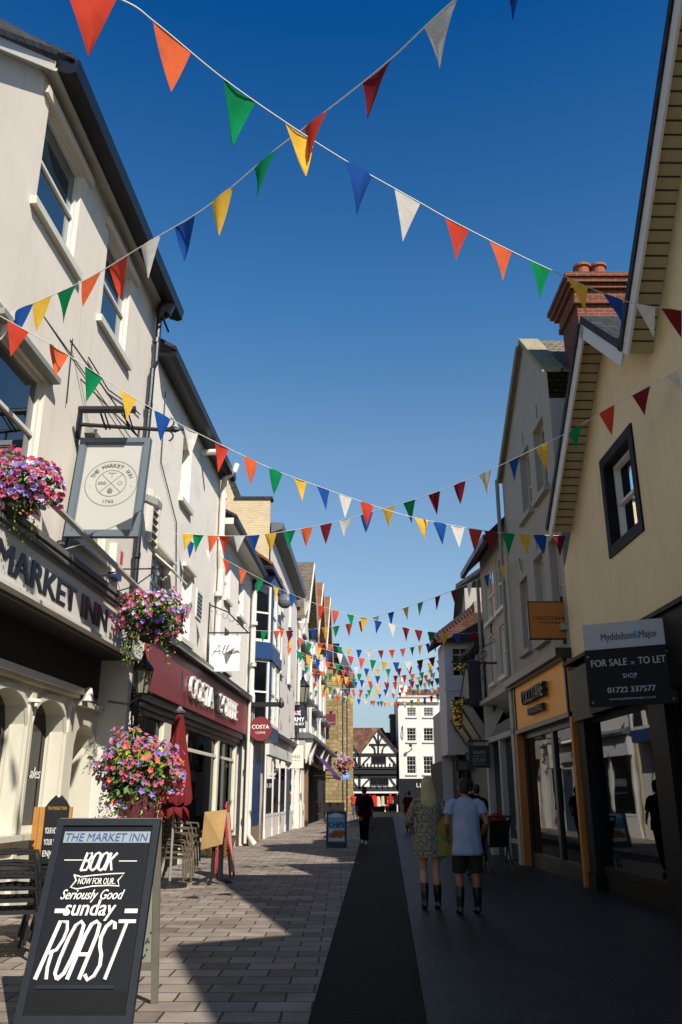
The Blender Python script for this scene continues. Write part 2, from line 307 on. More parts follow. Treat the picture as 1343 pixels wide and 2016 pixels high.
# ================================================================== inn
M_inn = glass('inn_glass', '#07090b', .12)
def build_inn():
    b = thing('inn_building', L(10, 0, 0), 'tall cream rendered inn with sash windows and grey fascia nearest on the left', 'building')
    ZT = 10.95
    W1, W2 = (9.28, 10.68, 8.98, 10.62), (11.98, 13.32, 8.88, 10.55); W3, W4 = (8.75, 10.3, 5.2, 6.85), (11.95, 13.25, 5.15, 6.75)
    m = MB(); wall(m, L, 3.0, 15.25, 3.75, [(3.0, 6.1), (7.8, 10.3), (9.05, ZT), (15.25, ZT)], [W1, W2, W3, W4, (6.2, 7.4, 5.2, 6.85)], .12)
    shell(m, L, 3.0, 15.25, 0, 10.9, 6); m.build('wall', M_render, b)
    # eaves: soffit, fascia board, gutter; raking part towards the camera
    m = MB()
    m.prism([L(9.0, 0, ZT), L(9.0, .18, ZT), L(9.0, .18, ZT+.05), L(9.0, 0, ZT+.05)], L(15.3, 0, 0)-L(9.0, 0, 0))
    m.prism([L(9.0, 0, ZT), L(9.0, .12, ZT), L(9.0, .12, ZT+.05), L(9.0, 0, ZT+.05)], L(7.0, 0, 9.35)-L(9.0, 0, ZT)); m.build('soffit', mat('soffit_paint', '#a9a69c', .6, .1), b)
    m = MB(); m.prism([L(9.0, .12, ZT), L(9.0, .15, ZT), L(9.0, .15, ZT+.17), L(9.0, .12, ZT+.17)], L(6.6, 0, 9.0)-L(9.0, 0, ZT)); m.build('barge_board', M_white, b)
    m = MB(); g = [L(9.0, .185, ZT+.0), L(9.0, .36, ZT-.06), L(9.0, .45, ZT-.03), L(9.0, .48, ZT+.18), L(9.0, .185, ZT+.22)]
    m.prism(g, L(15.35, 0, 0)-L(9.0, 0, 0)); m.build('gutter', M_black, b)
    m = MB(); m.prism([L(8.95, .42, ZT+.15), L(8.95, .42, ZT+.22), L(8.95, -3, ZT+2.3), L(8.95, -3, ZT+2.2)], L(15.3, 0, 0)-L(8.95, 0, 0))
    m.prism([L(8.9, .2, ZT+.18), L(8.9, -3, ZT+2.25), L(5.2, -3, ZT-.4), L(6.4, .2, 8.95)], (0, 0, .09)); m.build('roof', M_slate, b)
    for (a, c, za, zb) in (W1, W2, W3, W4, (6.2, 7.4, 5.2, 6.85)):
        fo = sash(b, L, a, c, za, zb, -.13, M_white, M_glassblue if za > 8 else M_glass, sill=None, fw=.06)
        MB().box(a-.16, c+.2, -.02, .09, za-.13, za-.01, L).build('sill', M_cream, fo)
        if za > 8: MB().box(a-.22, c+.3, -.01, .07, zb+.03, zb+.16, L).build('lintel', M_render, fo)
        else:
            MB().box(a-.12, c+.14, -.02, .14, zb+.02, zb+.1, L).box(a-.12, c+.14, .0, .05, zb+.1, zb+.2, L).build('window_hood', M_greytrim, fo)
    # fascia with lettering, mouldings above, ledge below
    m = MB(); m.box(4, 15.2, .0, .08, 3.84, 4.48, L); m.build('fascia', mat('fascia_grey', '#c9c5b9', .5, .05, 2), b)
    m = MB()
    for i, (z0, z1, dd) in enumerate(((4.48, 4.54, .11), (4.54, 4.60, .14), (4.60, 4.64, .12), (4.64, 4.72, .16))): m.box(4, 15.25, -.01, dd, z0, z1-.004, L)
    m.build('cornice', mat('cornice_grey', '#63645e', .6, .2, 5), b)
    m = MB(); m.box(4, 15.22, .06, .2, 3.785, 3.835, L); m.build('ledge', M_white, b)
    m = MB(); m.box(4, 15.2, -.5, .058, 3.765, 3.83, L); m.build('jetty_soffit', mat('recess_shade', '#34332e', .8, .15, 2), b)  # underside and recess panel coloured dark: shade below the ledge put into the paint
    m = MB(); m.text('THE MARKET INN', L(10.62, .083, 3.985), L(1, 0, 0)-L(0, 0, 0), (0, 0, 1), .35, 5.6, .012, .028); m.build('sign_lettering', M_black, b)
    m = MB(); m.tube([L(9.2, .42, 4.98), L(14.6, .42, 4.78)], .045, 8)
    for s_ in (9.9, 11.4, 12.9, 14.2): m.tube([L(s_, 0, 4.75), L(s_, .42, 4.95-.037*(s_-9.6))], .012, 5)
    m.build('light_trough', mat('trough_grey', '#a7a59d', .4, .1), b)
    # recessed shop front with deep arched openings
    D = -.45; m = MB(); m.box(4, 15.6, -1.4, D-.02, 3.12, 3.765, L); m.build('soffit_panel', MATS['recess_shade'], b)
    m = MB(); m.box(4, 13.78, D-.05, D+.16, 3.02, 3.12, L); m.box(4, 13.76, D-.05, D+.1, 2.96, 3.015, L); m.box(13.8, 15.2, D-.05, D+.12, 2.86, 2.94, L); m.build('shop_cornice', M_cream, b)
    arches = [(6.2, 7.55), (7.7, 9.05), (9.2, 10.5), (10.66, 11.98), (12.14, 13.46)]
    m = MB(); S = [4, *[x for a in arches for x in a], 13.78]
    def az(a, c, x, spring=2.42, rise=.44):
        t = (x-a)/(c-a)*2-1; return spring+rise*math.sqrt(max(0, 1-t*t))**.85
    for i in range(0, len(S)-1):
        a, c = S[i], S[i+1]
        if (a, c) in arches:
            xs = [a+(c-a)*k/14 for k in range(15)]
            for x, y in zip(xs, xs[1:]):
                m.quad(L(x, D, az(a, c, x)), L(y, D, az(a, c, y)), L(y, D, 2.97), L(x, D, 2.97))
                m.quad(L(x, D, az(a, c, x)), L(y, D, az(a, c, y)), L(y, D-.30, az(a, c, y)), L(x, D-.30, az(a, c, x)))
            for x in (a, c): m.quad(L(x, D, .98), L(x, D-.30, .98), L(x, D-.30, 2.42), L(x, D, 2.42))
            m.quad(L(a, D, .98), L(c, D, .98), L(c, D-.30, .98), L(a, D-.30, .98)); m.quad(L(a, D, 0), L(c, D, 0), L(c, D, .98), L(a, D, .98))
        else: m.quad(L(a, D, 0), L(c, D, 0), L(c, D, 2.97), L(a, D, 2.97))
    m.build('shopfront', M_cream, b)
    for (a, c) in arches:
        f = MB(); 
        for x, y in zip([a+(c-a)*k/14 for k in range(14)], [a+(c-a)*(k+1)/14 for k in range(14)]):
            f.prism([L(x, D, az(a, c, x)-.03), L(y, D, az(a, c, y)-.03), L(y, D, az(a, c, y)+.05), L(x, D, az(a, c, x)+.05)], L(0, .04, 0)-L(0, 0, 0))
        f.box(a-.07, a-.0, D-.01, D+.05, .98, 2.42, L); f.box(c, c+.07, D-.01, D+.05, .98, 2.42, L); f.box(a-.1, c+.1, D-.02, D+.13, .9, .975, L)
        f.box(c-.02, c-.004, D-.22, D-.2, .98, 2.5, L); f.box(a+.05, c-.05, D-.28, D-.24, .98, 1.06, L)
        fo = f.build('arched_window', M_cream, b)
        MB().poly([L(a, D-.28, .98), L(c, D-.28, .98)]+[L(c-(c-a)*k/14, D-.28, az(a, c, c-(c-a)*k/14)) for k in range(15)]).build('pane', M_inn, fo)
        t = MB(); t.box((a+c)/2-.03, (a+c)/2+.03, D-.28, D-.24, 1.06, 2.7, L); t.build('mullion', M_cream, fo)
        r = MB().text('ales', L((a+c)/2+.38, D-.265, 1.72), L(1, 0, 0)-L(0, 0, 0), (0, 0, 1), .16, .4, .003, 0, .3); r.build('window_lettering', M_white, fo)
    for x in (12.06, 13.62):
        m = MB(); m.box(x-.06, x+.06, D, D+.04, 0, 2.9, L); m.box(x-.075, x+.075, D, D+.06, 2.74, 2.86, L); m.box(x-.075, x+.075, D, D+.07, 0, .3, L); m.build('pilaster', M_cream, b)
    m = MB(); m.lathe(L(12.06, D+.07, 2.72), [(0.0, 0), (.1, .0), (.1, .03), (.06, .05)], 14); m.build('rosette', M_white, b)
    # arched door recess and end post
    a, c = 13.95, 14.92; m = MB(); xs = [a+(c-a)*k/12 for k in range(13)]
    for x, y in zip(xs, xs[1:]):
        m.quad(L(x, D, az(a, c, x, 2.25, .35)), L(y, D, az(a, c, y, 2.25, .35)), L(y, D, 2.88), L(x, D, 2.88)); m.quad(L(x, D, az(a, c, x, 2.25, .35)), L(y, D, az(a, c, y, 2.25, .35)), L(y, D-.8, az(a, c, y, 2.25, .35)), L(x, D-.8, az(a, c, x, 2.25, .35)))
    for x in (a, c): m.quad(L(x, D, 0), L(x, D-.8, 0), L(x, D-.8, 2.25), L(x, D, 2.25))
    m.quad(L(13.7, D, 0), L(a, D, 0), L(a, D, 2.9), L(13.7, D, 2.9)); m.quad(L(c, D, 0), L(15.2, D, 0), L(15.2, D, 2.9), L(c, D, 2.9)); m.build('door_surround', M_cream, b)
    fo = MB().box(a, c, D-.85, D-.78, 0, 2.62, L).build('door', M_cream, b)
    MB().box(a+.15, c-.15, D-.78, D-.76, 1.1, 2.1, L).build('panel', M_greytrim, fo)
    m = MB(); m.box(14.98, 15.16, D-.02, D+.5, 0, 3.76, L); m.box(14.94, 15.2, D-.03, D+.54, .0, .35, L); m.build('end_post', M_white, b)
    m = MB()
    m.tube([L(14.78, .30, 10.98), L(14.78, .2, 10.75), L(14.78, .14, 10.6)], [.16, .17, .07], 10); m.tube([L(14.78, .14, 10.6), L(14.78, .14, 9.62), L(14.66, .12, 9.4), L(14.62, .12, 3.8)], .052, 10)
    for z in (10.1, 8.6, 7.1, 5.6, 4.4): m.tube([L(14.62 if z < 9.5 else 14.78, .12, z-.05), L(14.62 if z < 9.5 else 14.78, .12, z+.05)], .07, 10)
    m.tube([L(14.5, .25, 10.55), L(15.1, .25, 10.5)], .025, 5)
    m.build('downpipe', M_black, b)
    m = MB(); m.bar(L(9.9, .0, 7.66), L(13.9, .05, 7.6), .012, .012)
    for i in range(2): m.tube([L(10.9+.55*i, .0, 7.85-.35*i), L(12.2, .72, 6.86)], .012, 5)
    m.tube([L(10.95, .02, 7.9), L(10.98, .03, 6.85)], .008, 4); m.build('stay_rods', M_iron, b)
    return b
build_inn()
# ================================================================== coffee shop building (two uppers, one red fascia)
def build_coffee():
    b = thing('coffee_shop_building', L(21, 0, 0), 'white painted building with wine red fascia and black gutters beside the inn', 'building')
    ZT = 10.05
    holes = [(17.85, 18.75, 7.9, 9.4, .3), (16.0, 17.5, 5.0, 6.2, .16), (18.6, 19.55, 4.85, 6.45, .16)]
    m = MB(); wall(m, L, 15.25, 22.3, 3.3, [(15.25, ZT), (22.3, ZT)], holes); shell(m, L, 15.25, 22.3, 3.3, ZT, 6); m.build('wall', M_whitebrick, b)
    m = MB(); m.prism([L(15.25, -.1, ZT-.02), L(15.25, .3, ZT-.02), L(15.25, .3, ZT+.05), L(15.25, -.1, ZT+.05)], L(7.1, 0, 0)-L(0, 0, 0)); m.build('soffit', M_black, b)
    m = MB(); m.prism([L(15.25, .28, ZT-.06), L(15.25, .4, ZT-.02), L(15.25, .42, ZT+.1), L(15.25, .28, ZT+.12)], L(7.2, 0, 0)-L(0, 0, 0)); m.build('gutter', M_black, b)
    m = MB(); m.prism([L(15.2, .4, ZT+.1), L(15.2, .4, ZT+.18), L(15.2, -3.2, ZT+2.2), L(15.2, -3.2, ZT+2.1)], L(7.1, 0, 0)-L(0, 0, 0)); m.build('roof', M_slate, b)
    for i, (a, c, za, zb, r) in enumerate(holes):
        fo = sash(b, L, a, c, za, zb, -r, M_white, M_glassblue, nv=1 if i == 1 else 0, mid=(i != 0), fw=.06)
        MB().box(a-.1, c+.12, -.02, .1, za-.12, za-.005, L).build('sill', M_cream, fo)
        if i: MB().box(a-.06, c+.1, -.01, .09, zb+.02, zb+.09, L).build('window_hood', M_white, fo)
    f = MB(); f.prism([L(16.1, .02, 6.05), L(17.4, .02, 6.05), L(17.4, .4, 5.72), L(16.1, .4, 5.72)], (0, 0, .04)); f.build('open_casement', M_white, b)
    m = MB()
    for k in range(6): m.prism([L(15.5, .01, 6.28+.15*k), L(15.95, .01, 6.28+.15*k), L(15.95, .10, 6.2+.15*k), L(15.5, .10, 6.2+.15*k)], (0, 0, .02))
    m.box(15.46, 15.5, 0, .11, 6.12, 7.2, L); m.box(15.95, 15.99, 0, .11, 6.12, 7.2, L); m.build('louvre_vent', mat('louvre_grey', '#b7b4ab', .5, .1), b)
    m = MB(); m.box(20.05, 20.65, 0, .03, 5.6, 6.3, L); m.build('air_brick', M_white, b)
    m = MB()
    for k in range(6): m.box(20.1, 20.6, .02, .04, 5.66+.1*k, 5.72+.1*k, L)
    m.build('air_brick_slots', M_black, b)
    m = MB(); m.tube([L(22.0, .5, 10.35), L(21.95, .45, 10.12), L(22.05, .16, 9.95), L(22.15, .12, 9.6), L(22.2, .12, 7.9), L(22.35, .12, 7.4), L(22.3, .12, 4.9)], .085, 10)
    for z in (9.4, 8.2, 6.6): m.tube([L(22.2, .12, z), L(22.2, .12, z+.12)], .11, 10)
    m.tube([L(19.6, .0, 9.72), L(19.6, .45, 9.72)], .08, 10); m.build('waste_pipe', M_white, b)
    # lower neighbour part with pebble dash
    ZB = 8.72; hs_ = [(23.6, 24.4, 6.9, 8.1, .16), (25.9, 26.9, 6.9, 8.1, .16), (23.9, 24.8, 4.9, 6.1, .16)]
    m = MB(); wall(m, L, 22.3, 28.3, 3.3, [(22.3, ZB), (28.3, ZB)], hs_); shell(m, L, 22.3, 28.3, 3.3, ZB, 6); m.build('rear_wall', M_pebble, b)
    for (a, c, za, zb, r) in hs_:
        fo = sash(b, L, a, c, za, zb, -r, M_white, M_glass, nv=1, fw=.06); MB().box(a-.1, c+.1, -.02, .1, za-.1, za-.005, L).build('sill', M_cream, fo)
    m = MB(); m.prism([L(22.32, -.05, ZB-.02), L(22.32, .42, ZB-.02), L(22.32, .42, ZB+.16), L(22.32, -.05, ZB+.16)], L(6.3, 0, 0)-L(0, 0, 0)); m.build('eaves_box', M_white, b)
    m = MB(); m.prism([L(22.32, .425, ZB-.0), L(22.32, .52, ZB+.03), L(22.32, .55, ZB+.14), L(22.32, .425, ZB+.15)], L(6.3, 0, 0)-L(0, 0, 0)); m.build('rear_gutter', M_black, b)
    m = MB(); m.prism([L(22.32, .5, ZB+.17), L(22.32, .5, ZB+.25), L(22.32, -3, ZB+2.2), L(22.32, -3, ZB+2.1)], L(6.2, 0, 0)-L(0, 0, 0)); m.build('rear_roof', M_slate, b)
    # fascia
    m = MB(); m.box(15.95, 28.1, -.3, .1, 3.36, 4.42, L); m.build('fascia', M_wine, b)
    m = MB(); m.prism([L(15.9, -.02, 4.78), L(15.9, .22, 4.6), L(15.9, .22, 4.43), L(15.9, -.02, 4.43)], L(12.3, 0, 0)-L(0, 0, 0)); m.build('fascia_hood', M_black, b)
    m = MB(); m.box(17.5, 25.5, .225, .26, 4.44, 4.48, L); m.build('trough_light', mat('steel', '#9a9a98', .3, .1, metal=.8), b)
    u = L(1, 0, 0)-L(0, 0, 0); m = MB(); m.text('COSTA', L(20.6, .16, 3.6), u, (0, 0, 1), .5, 2.7, .03, .006); m.build('sign_lettering', mat('sign_white', '#d5d2cb', .35, .03), b)
    m = MB(); m.text('COFFEE', L(24.1, .16, 3.6), u, (0, 0, 1), .5, 2.95, .03, .006); m.build('sign_lettering', MATS['sign_white'], b)
    m = MB()
    for z0, z1, dd in ((3.2, 3.355, .02), (3.08, 3.195, -.06), (2.98, 3.075, -.12)): m.box(15.95, 28.1, -.5, dd, z0, z1, L)
    m.build('shop_cornice', M_black, b)
    # glazed shopfront
    D = -.25
    piers = [(15.95, 16.15), (18.35, 18.95), (27.3, 27.55), (24.4, 24.62)]
    for a, c in piers:
        m = MB(); m.box(a, c, D-.25, D+.12, 0, 2.97, L); m.box(a-.03, c+.03, D-.26, D+.15, 0, .3, L); m.build('pier', M_cream, b)
    bays = [(16.15, 18.35), (18.95, 20.6), (20.75, 24.4), (24.62, 27.3)]
    for i, (a, c) in enumerate(bays):
        f = MB(); f.box(a, a+.07, D, D+.07, .45, 2.97, L); f.box(c-.07, c, D, D+.07, .45, 2.97, L); f.box(a, c, D-.01, D+.08, 2.5, 2.58, L); f.box(a, c, D-.05, D+.1, .38, .46, L)
        fo = f.build('shop_window', M_cream if i != 1 else M_iron, b); MB().box(a, c, D+.02, D+.03, .46, 2.97, L).build('pane', M_shopglass, fo)
        m = MB(); m.box(a, c, D-.02, D+.04, 0, .375, L); m.build('stall_riser', M_cream if i != 1 else M_iron, fo)
    m = MB(); m.tube([L(20.3, D+.14, 1.0), L(20.3, D+.14, 2.05)], .02, 6); m.tube([L(19.7, D+.14, 1.0), L(19.7, D+.14, 2.05)], .02, 6); m.build('door_handle', mat('chrome', '#cfcfcf', .15, .05, metal=1), b)
    m = MB(); m.quad(L(15.9, -2.6, 0), L(28.1, -2.6, 0), L(28.1, -2.6, 3.1), L(15.9, -2.6, 3.1)); m.quad(L(15.9, -2.6, 2.96), L(28.1, -2.6, 2.96), L(28.1, -.3, 2.96), L(15.9, -.3, 2.96))
    for x in (15.92, 28.08, 20.66): m.quad(L(x, -2.6, 0), L(x, -.3, 0), L(x, -.3, 3), L(x, -2.6, 3))
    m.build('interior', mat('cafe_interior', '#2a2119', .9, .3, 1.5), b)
    m = MB(); m.box(22.2, 26.8, -1.1, -.95, .5, 1.55, L); m.build('counter', mat('pale_teal', '#9ab5b2', .6, .1), b)
    m = MB(); m.prism([L(22.5, -1.3, 1.6), L(26.6, -1.3, 1.6), L(26.6, -1.3, 2.5)], L(0, -.06, 0)-L(0, 0, 0)); m.build('wall_mural', mat('mustard', '#b58a3a', .7, .15), b)
    m = MB()
    for s_, d_, z in ((19.4, -1.0, 2.45), (20.1, -1.2, 2.5), (19.7, -1.6, 2.3), (22.6, -1.2, 2.55)): m.ell(L(s_, d_, z), .045, .045, .065, 8, 6)
    m.build('pendant_bulbs', emit('bulb_glow', '#ff9a3c', 6), b)
    m = MB(); m.tube([L(28.3, .14, 8.2), L(28.3, .14, 4.9), L(28.2, .2, 4.6), L(28.2, .2, .35), L(28.25, .35, .12), L(28.25, .42, .05)], .09, 10)
    for z in (7, 5.6, 3.6, 2.35, .85): m.tube([L(28.25, .17, z), L(28.25, .17, z+.12)], .12, 10)
    m.tube([L(27.9, .16, 4.7), L(27.9, .16, .1)], .05, 8); m.build('downpipe', M_white, b)
build_coffee()
# ================================================================== house with blue two-storey bay
def build_bay():
    b = thing('bay_window_house', L(30.5, 0, 0), 'narrow house with stacked navy bay windows and terracotta roof', 'building')
    s0, s1 = 28.4, 32.6; m = MB(); wall(m, L, s0, s1, 0, [(s0, 9.2), (s1, 9.2)], []); shell(m, L, s0, s1, 0, 9.2, 5); m.build('wall', M_white, b)
    m = MB(); m.prism([L(s0-.2, .75, 9.1), L(s0-.2, .75, 9.2), L(s0-.2, -3.4, 12.2), L(s0-.2, -3.4, 12.1)], L(s1-s0+.25, 0, 0)-L(0, 0, 0)); m.build('roof', M_terra, b)
    m = MB(); m.box(s0-.2, s1, -.05, .78, 8.96, 9.09, L); m.build('eaves', M_black, b)
    P = [(28.7, 0), (29.2, .62), (31.6, .62), (32.2, 0)]
    for (z0, z1, nm) in ((6.55, 8.6, 'bay_window'), (3.75, 5.95, 'bay_window')):
        m = MB(); pp = [L(s_, d_, 0) for s_, d_ in P]
        def ring(za, zb, e): m.prism([L(s_+e*(-1 if s_ < 30 else 1), d_+e, za) for s_, d_ in P], (0, 0, zb-za))
        ring(z1, z1+.36, .1); fo = m.build(nm, M_blue, b); m = MB(); ring(z0-.42, z0, .04); m.build('apron', M_blue, fo)
        for (p, q) in ((0, 1), (1, 2), (2, 3)):
            a, c = L(*P[p], 0), L(*P[q], 0); dv = (c-a); ln = dv.length; dv.normalize(); nn = Vector((dv.y, -dv.x, 0))
            T = lambda x, d_, z, a=a, dv=dv, nn=nn: a+dv*x+nn*d_+Vector((0, 0, z))
            n_ = 2 if q == 2 else 1
            k = MB()
            for i in range(n_):
                x0, x1 = ln*i/n_+.05, ln*(i+1)/n_-.05; k.box(x0, x0+.08, -.03, .05, z0, z1, T); k.box(x1-.08, x1, -.03, .05, z0, z1, T); k.box(x0, x1, -.02, .045, z0, z0+.1, T); k.box(x0, x1, -.02, .045, z1-.09, z1, T); k.box(x0, x1, -.02, .04, (z0+z1)/2-.03, (z0+z1)/2+.03, T)
            k.build('sash_frame', M_white, fo)
            MB().box(0, .05, -.04, .06, z0, z1, T).build('corner_post', M_blue, fo); MB().box(ln-.05, ln, -.04, .06, z0, z1, T).build('corner_post', M_blue, fo)
            MB().quad(T(.03, .0, z0), T(ln-.03, .0, z0), T(ln-.03, .0, z1), T(.03, .0, z1)).build('pane', M_glass, fo)
    m = MB(); m.box(s0, 30.9, .0, .16, .55, 3.3, L); m.build('door_panel', M_blue, b)
    m = MB(); m.box(s0, 30.9, .0, .18, 0, .545, L); m.build('plinth', brick('buff_brick', '#8d745c', '#9c8468', '#6d6256', .22, .075, .01), b)
    m = MB(); m.ell(L(30.8, .9, 8.4), .28, .2, .28, 14, 8); m.tube([L(30.8, .6, 8.35), L(30.8, .95, 8.4)], .03, 6); m.build('satellite_dish', M_lead, b)
build_bay()
# ================================================================== tall white house with cream brick flank
def build_parapet():
    b = thing('parapet_house', L(38, 0, 0), 'tall white house with pale brick flank wall and slate coping', 'building')
    s0, s1 = 33, 43.8; ZT = 11.9
    hs_ = [(36.5, 37.6, 6.6, 8.6, .16), (40, 41.1, 6.6, 8.6, .16), (36.5, 37.6, 9.3, 10.8, .16), (40, 41.1, 9.3, 10.8, .16)]
    m = MB(); wall(m, L, s0, s1, 0, [(s0, ZT), (s1, ZT-.4)], hs_); m.quad(L(s1, 0, 0), L(s1, -8, 0), L(s1, -8, ZT), L(s1, 0, ZT-.4)); m.build('wall', mat('warm_white_render', '#d2cac1', .8, .05, 2, .06, 40, stain=.1), b)
    fp = [(-7.2, 0), (-2.95, 0), (-2.95, 13.25), (-4.42, 13.25), (-4.85, 14.3), (-7.2, 14.3)]
    m = MB(); m.prism([W(x, s0-.02, z) for x, z in fp], (0, .35, 0)); m.build('flank_wall', M_creambrick, b)
    m = MB()
    for (x0, z0), (x1, z1) in (((-2.85, 13.3), (-4.45, 13.3)), ((-4.42, 13.3), (-4.86, 14.35)), ((-4.83, 14.35), (-7.2, 14.35))): m.bar(W(x0, s0+.15, z0), W(x1, s0+.15, z1), .5, .1, up=(0, 1, 0) if abs(x1-x0) < .5 else (0, 0, 1))
    m.build('coping', M_slate, b)
    m = MB(); m.prism([L(s0, .0, ZT-.1), L(s0, .45, ZT+.05), L(s0, .5, ZT+.3), L(s0, 0, ZT+.35)], L(s1, 0, -.4)-L(s0, 0, 0)); m.build('cornice', M_lead, b)
    m = MB(); m.prism([L(s0+.3, .2, ZT+.3), L(s0+.3, -2.2, 13.2), L(s0+.3, -2.2, 13.0)], L(s1, 0, -.4)-L(s0, 0, 0)); m.build('roof', M_slate, b)
    for (a, c, za, zb, r) in hs_: 
        fo = sash(b, L, a, c, za, zb, -r, M_white, M_glass, nv=1); MB().box(a-.1, c+.1, -.02, .12, za-.1, za-.005, L).build('sill', M_white, fo)
    m = MB(); m.box(s1-.6, s1-.1, -1.2, -.3, ZT, 13.6, L); m.build('chimney', M_white, b)
    # ground floor shopfront
    m = MB(); m.box(33.2, 43.6, -.1, .14, 3.0, 3.75, L); m.build('fascia', mat('pale_grey_fascia', '#c3c3bd', .5, .05), b)
    m = MB(); m.prism([L(33.1, 0, 3.76), L(33.1, .35, 3.76), L(33.1, .38, 3.86), L(33.1, 0, 4.05)], L(10.6, 0, 0)-L(0, 0, 0)); m.build('fascia_hood', M_lead, b)
    ps = [33.2, 35.4, 37.6, 39.9, 41.4, 43.3]
    for x in ps:
        m = MB(); m.box(x, x+.22, -.2, .035, 0, 2.99, L); m.box(x-.03, x+.25, -.2, .06, 0, .3, L); m.build('pilaster', M_white, b)
    for i, (a, c) in enumerate(zip(ps, ps[1:])):
        if i == 3:
            d_ = MB().box(a+.24, c-.02, .02, .06, 0, 2.7, L).build('door', mat('slate_blue_door', '#3c4d5c', .4, .1), b); continue
        m = MB(); m.box(a+.22, c, .005, .035, .75, .85, L); m.box(a+.22, c, .0, .02, 0, .75, L); fo = m.build('shop_window', M_white, b)
        MB().box(a+.22, c, .002, .012, .85, 2.99, L).build('pane', M_glass, fo)
build_parapet()
def wall_cables():
    for lab, pts in (('black cable looping down the corner of the navy door', [L(31.0, .2, 4.2), L(31.05, .2, 2.8), L(31.2, .22, 1.6), L(30.95, .2, .4), L(31.0, .2, .05)]), ('thin cable strung along the cream inn wall under the upper windows', [L(11.6, .03, 7.95), L(12.6, .03, 7.9), L(13.8, .03, 8.2), L(14.4, .03, 8.3)]), ('grey cable running down the white painted brick beside the louvre', [L(16.0, .03, 9.6), L(16.05, .03, 8.0), L(17.6, .03, 7.2), L(18.2, .03, 4.8)])):
        tag(MB().tube(pts, .012, 5).build('wall_cable', M_iron), lab, 'cable')
wall_cables()
# ================================================================== three gabled white houses
def build_gable(i, s0, s1, zap, zf, roofm, lab):
    b = thing('gabled_house', L((s0+s1)/2, 0, 0), lab, 'building', 'white gabled houses along the left side')
    sm = (s0+s1)/2; hs_ = [(sm-2.2, sm-1.0, 7.2, 8.9, .15), (sm+.9, sm+2.1, 7.2, 8.9, .15), (sm-.6, sm+.6, 10.2, 11.4, .15), (sm-2.2, sm-1.0, 4.6, 6.2, .15), (sm+.9, sm+2.1, 4.6, 6.2, .15)]
    m = MB(); wall(m, L, s0, s1, 0, [(s0, zf), (sm, zap), (s1, zf)], hs_); shell(m, L, s0, s1, 0, zf, 6); m.build('wall', mat('house_white', '#d6cfc6', .8, .07, 2, .1, 30, stain=.15), b)
    m = MB()
    for (a, za, c, zc) in ((s0-.15, zf-.15, sm, zap), (sm, zap, s1+.15, zf-.15)):
        m.prism([L(a, .55, za), L(c, .55, zc), L(c, .55, zc+.14), L(a, .55, za+.14)], L(0, -6.5, 0)-L(0, 0, 0))
    m.build('roof', roofm, b)
    m = MB()
    for (a, za, c, zc) in ((s0-.15, zf-.2, sm, zap-.04), (sm, zap-.04, s1+.15, zf-.2)):
        m.prism([L(a, .56, za-.22), L(c, .56, zc-.22), L(c, .56, zc+.1), L(a, .56, za+.1)], L(0, .06, 0)-L(0, 0, 0))
    m.build('barge_board', M_white, b)
    for (a, c, za, zb, r) in hs_:
        fo = sash(b, L, a, c, za, zb, -r, M_white, M_glass, nv=1, nh=1); MB().box(a-.12, c+.12, -.02, .16, za-.12, za-.005, L).build('sill', M_lead, fo)
    MB().box(sm-2.6, sm+2.6, .0, .5, 6.45, 6.6, L).build('string_course', M_lead, b); MB().box(sm-2.6, sm+2.6, 0, .3, 9.3, 9.45, L).build('string_course', M_lead, b)
    m = MB(); m.tube([L(s0+.1, .12, zf-.2), L(s0+.1, .12, 3.2)], .08, 8); m.lathe(L(s0+.1, .2, zf-.75), [(.1, 0), (.24, .35), (.24, .45)], 10); m.build('downpipe', M_white, b)
    return b
build_gable(0, 44, 51.2, 14.4, 10.6, M_greytile, 'white gabled house with grey tiled roof, nearest of the gables')
build_gable(1, 51.2, 58.6, 15.0, 10.9, M_terra, 'white gabled house with orange tiles between two other gables')
build_gable(2, 58.6, 66.5, 15.8, 11.2, M_terra, 'farthest white gabled house, orange tiles beside the stone church')
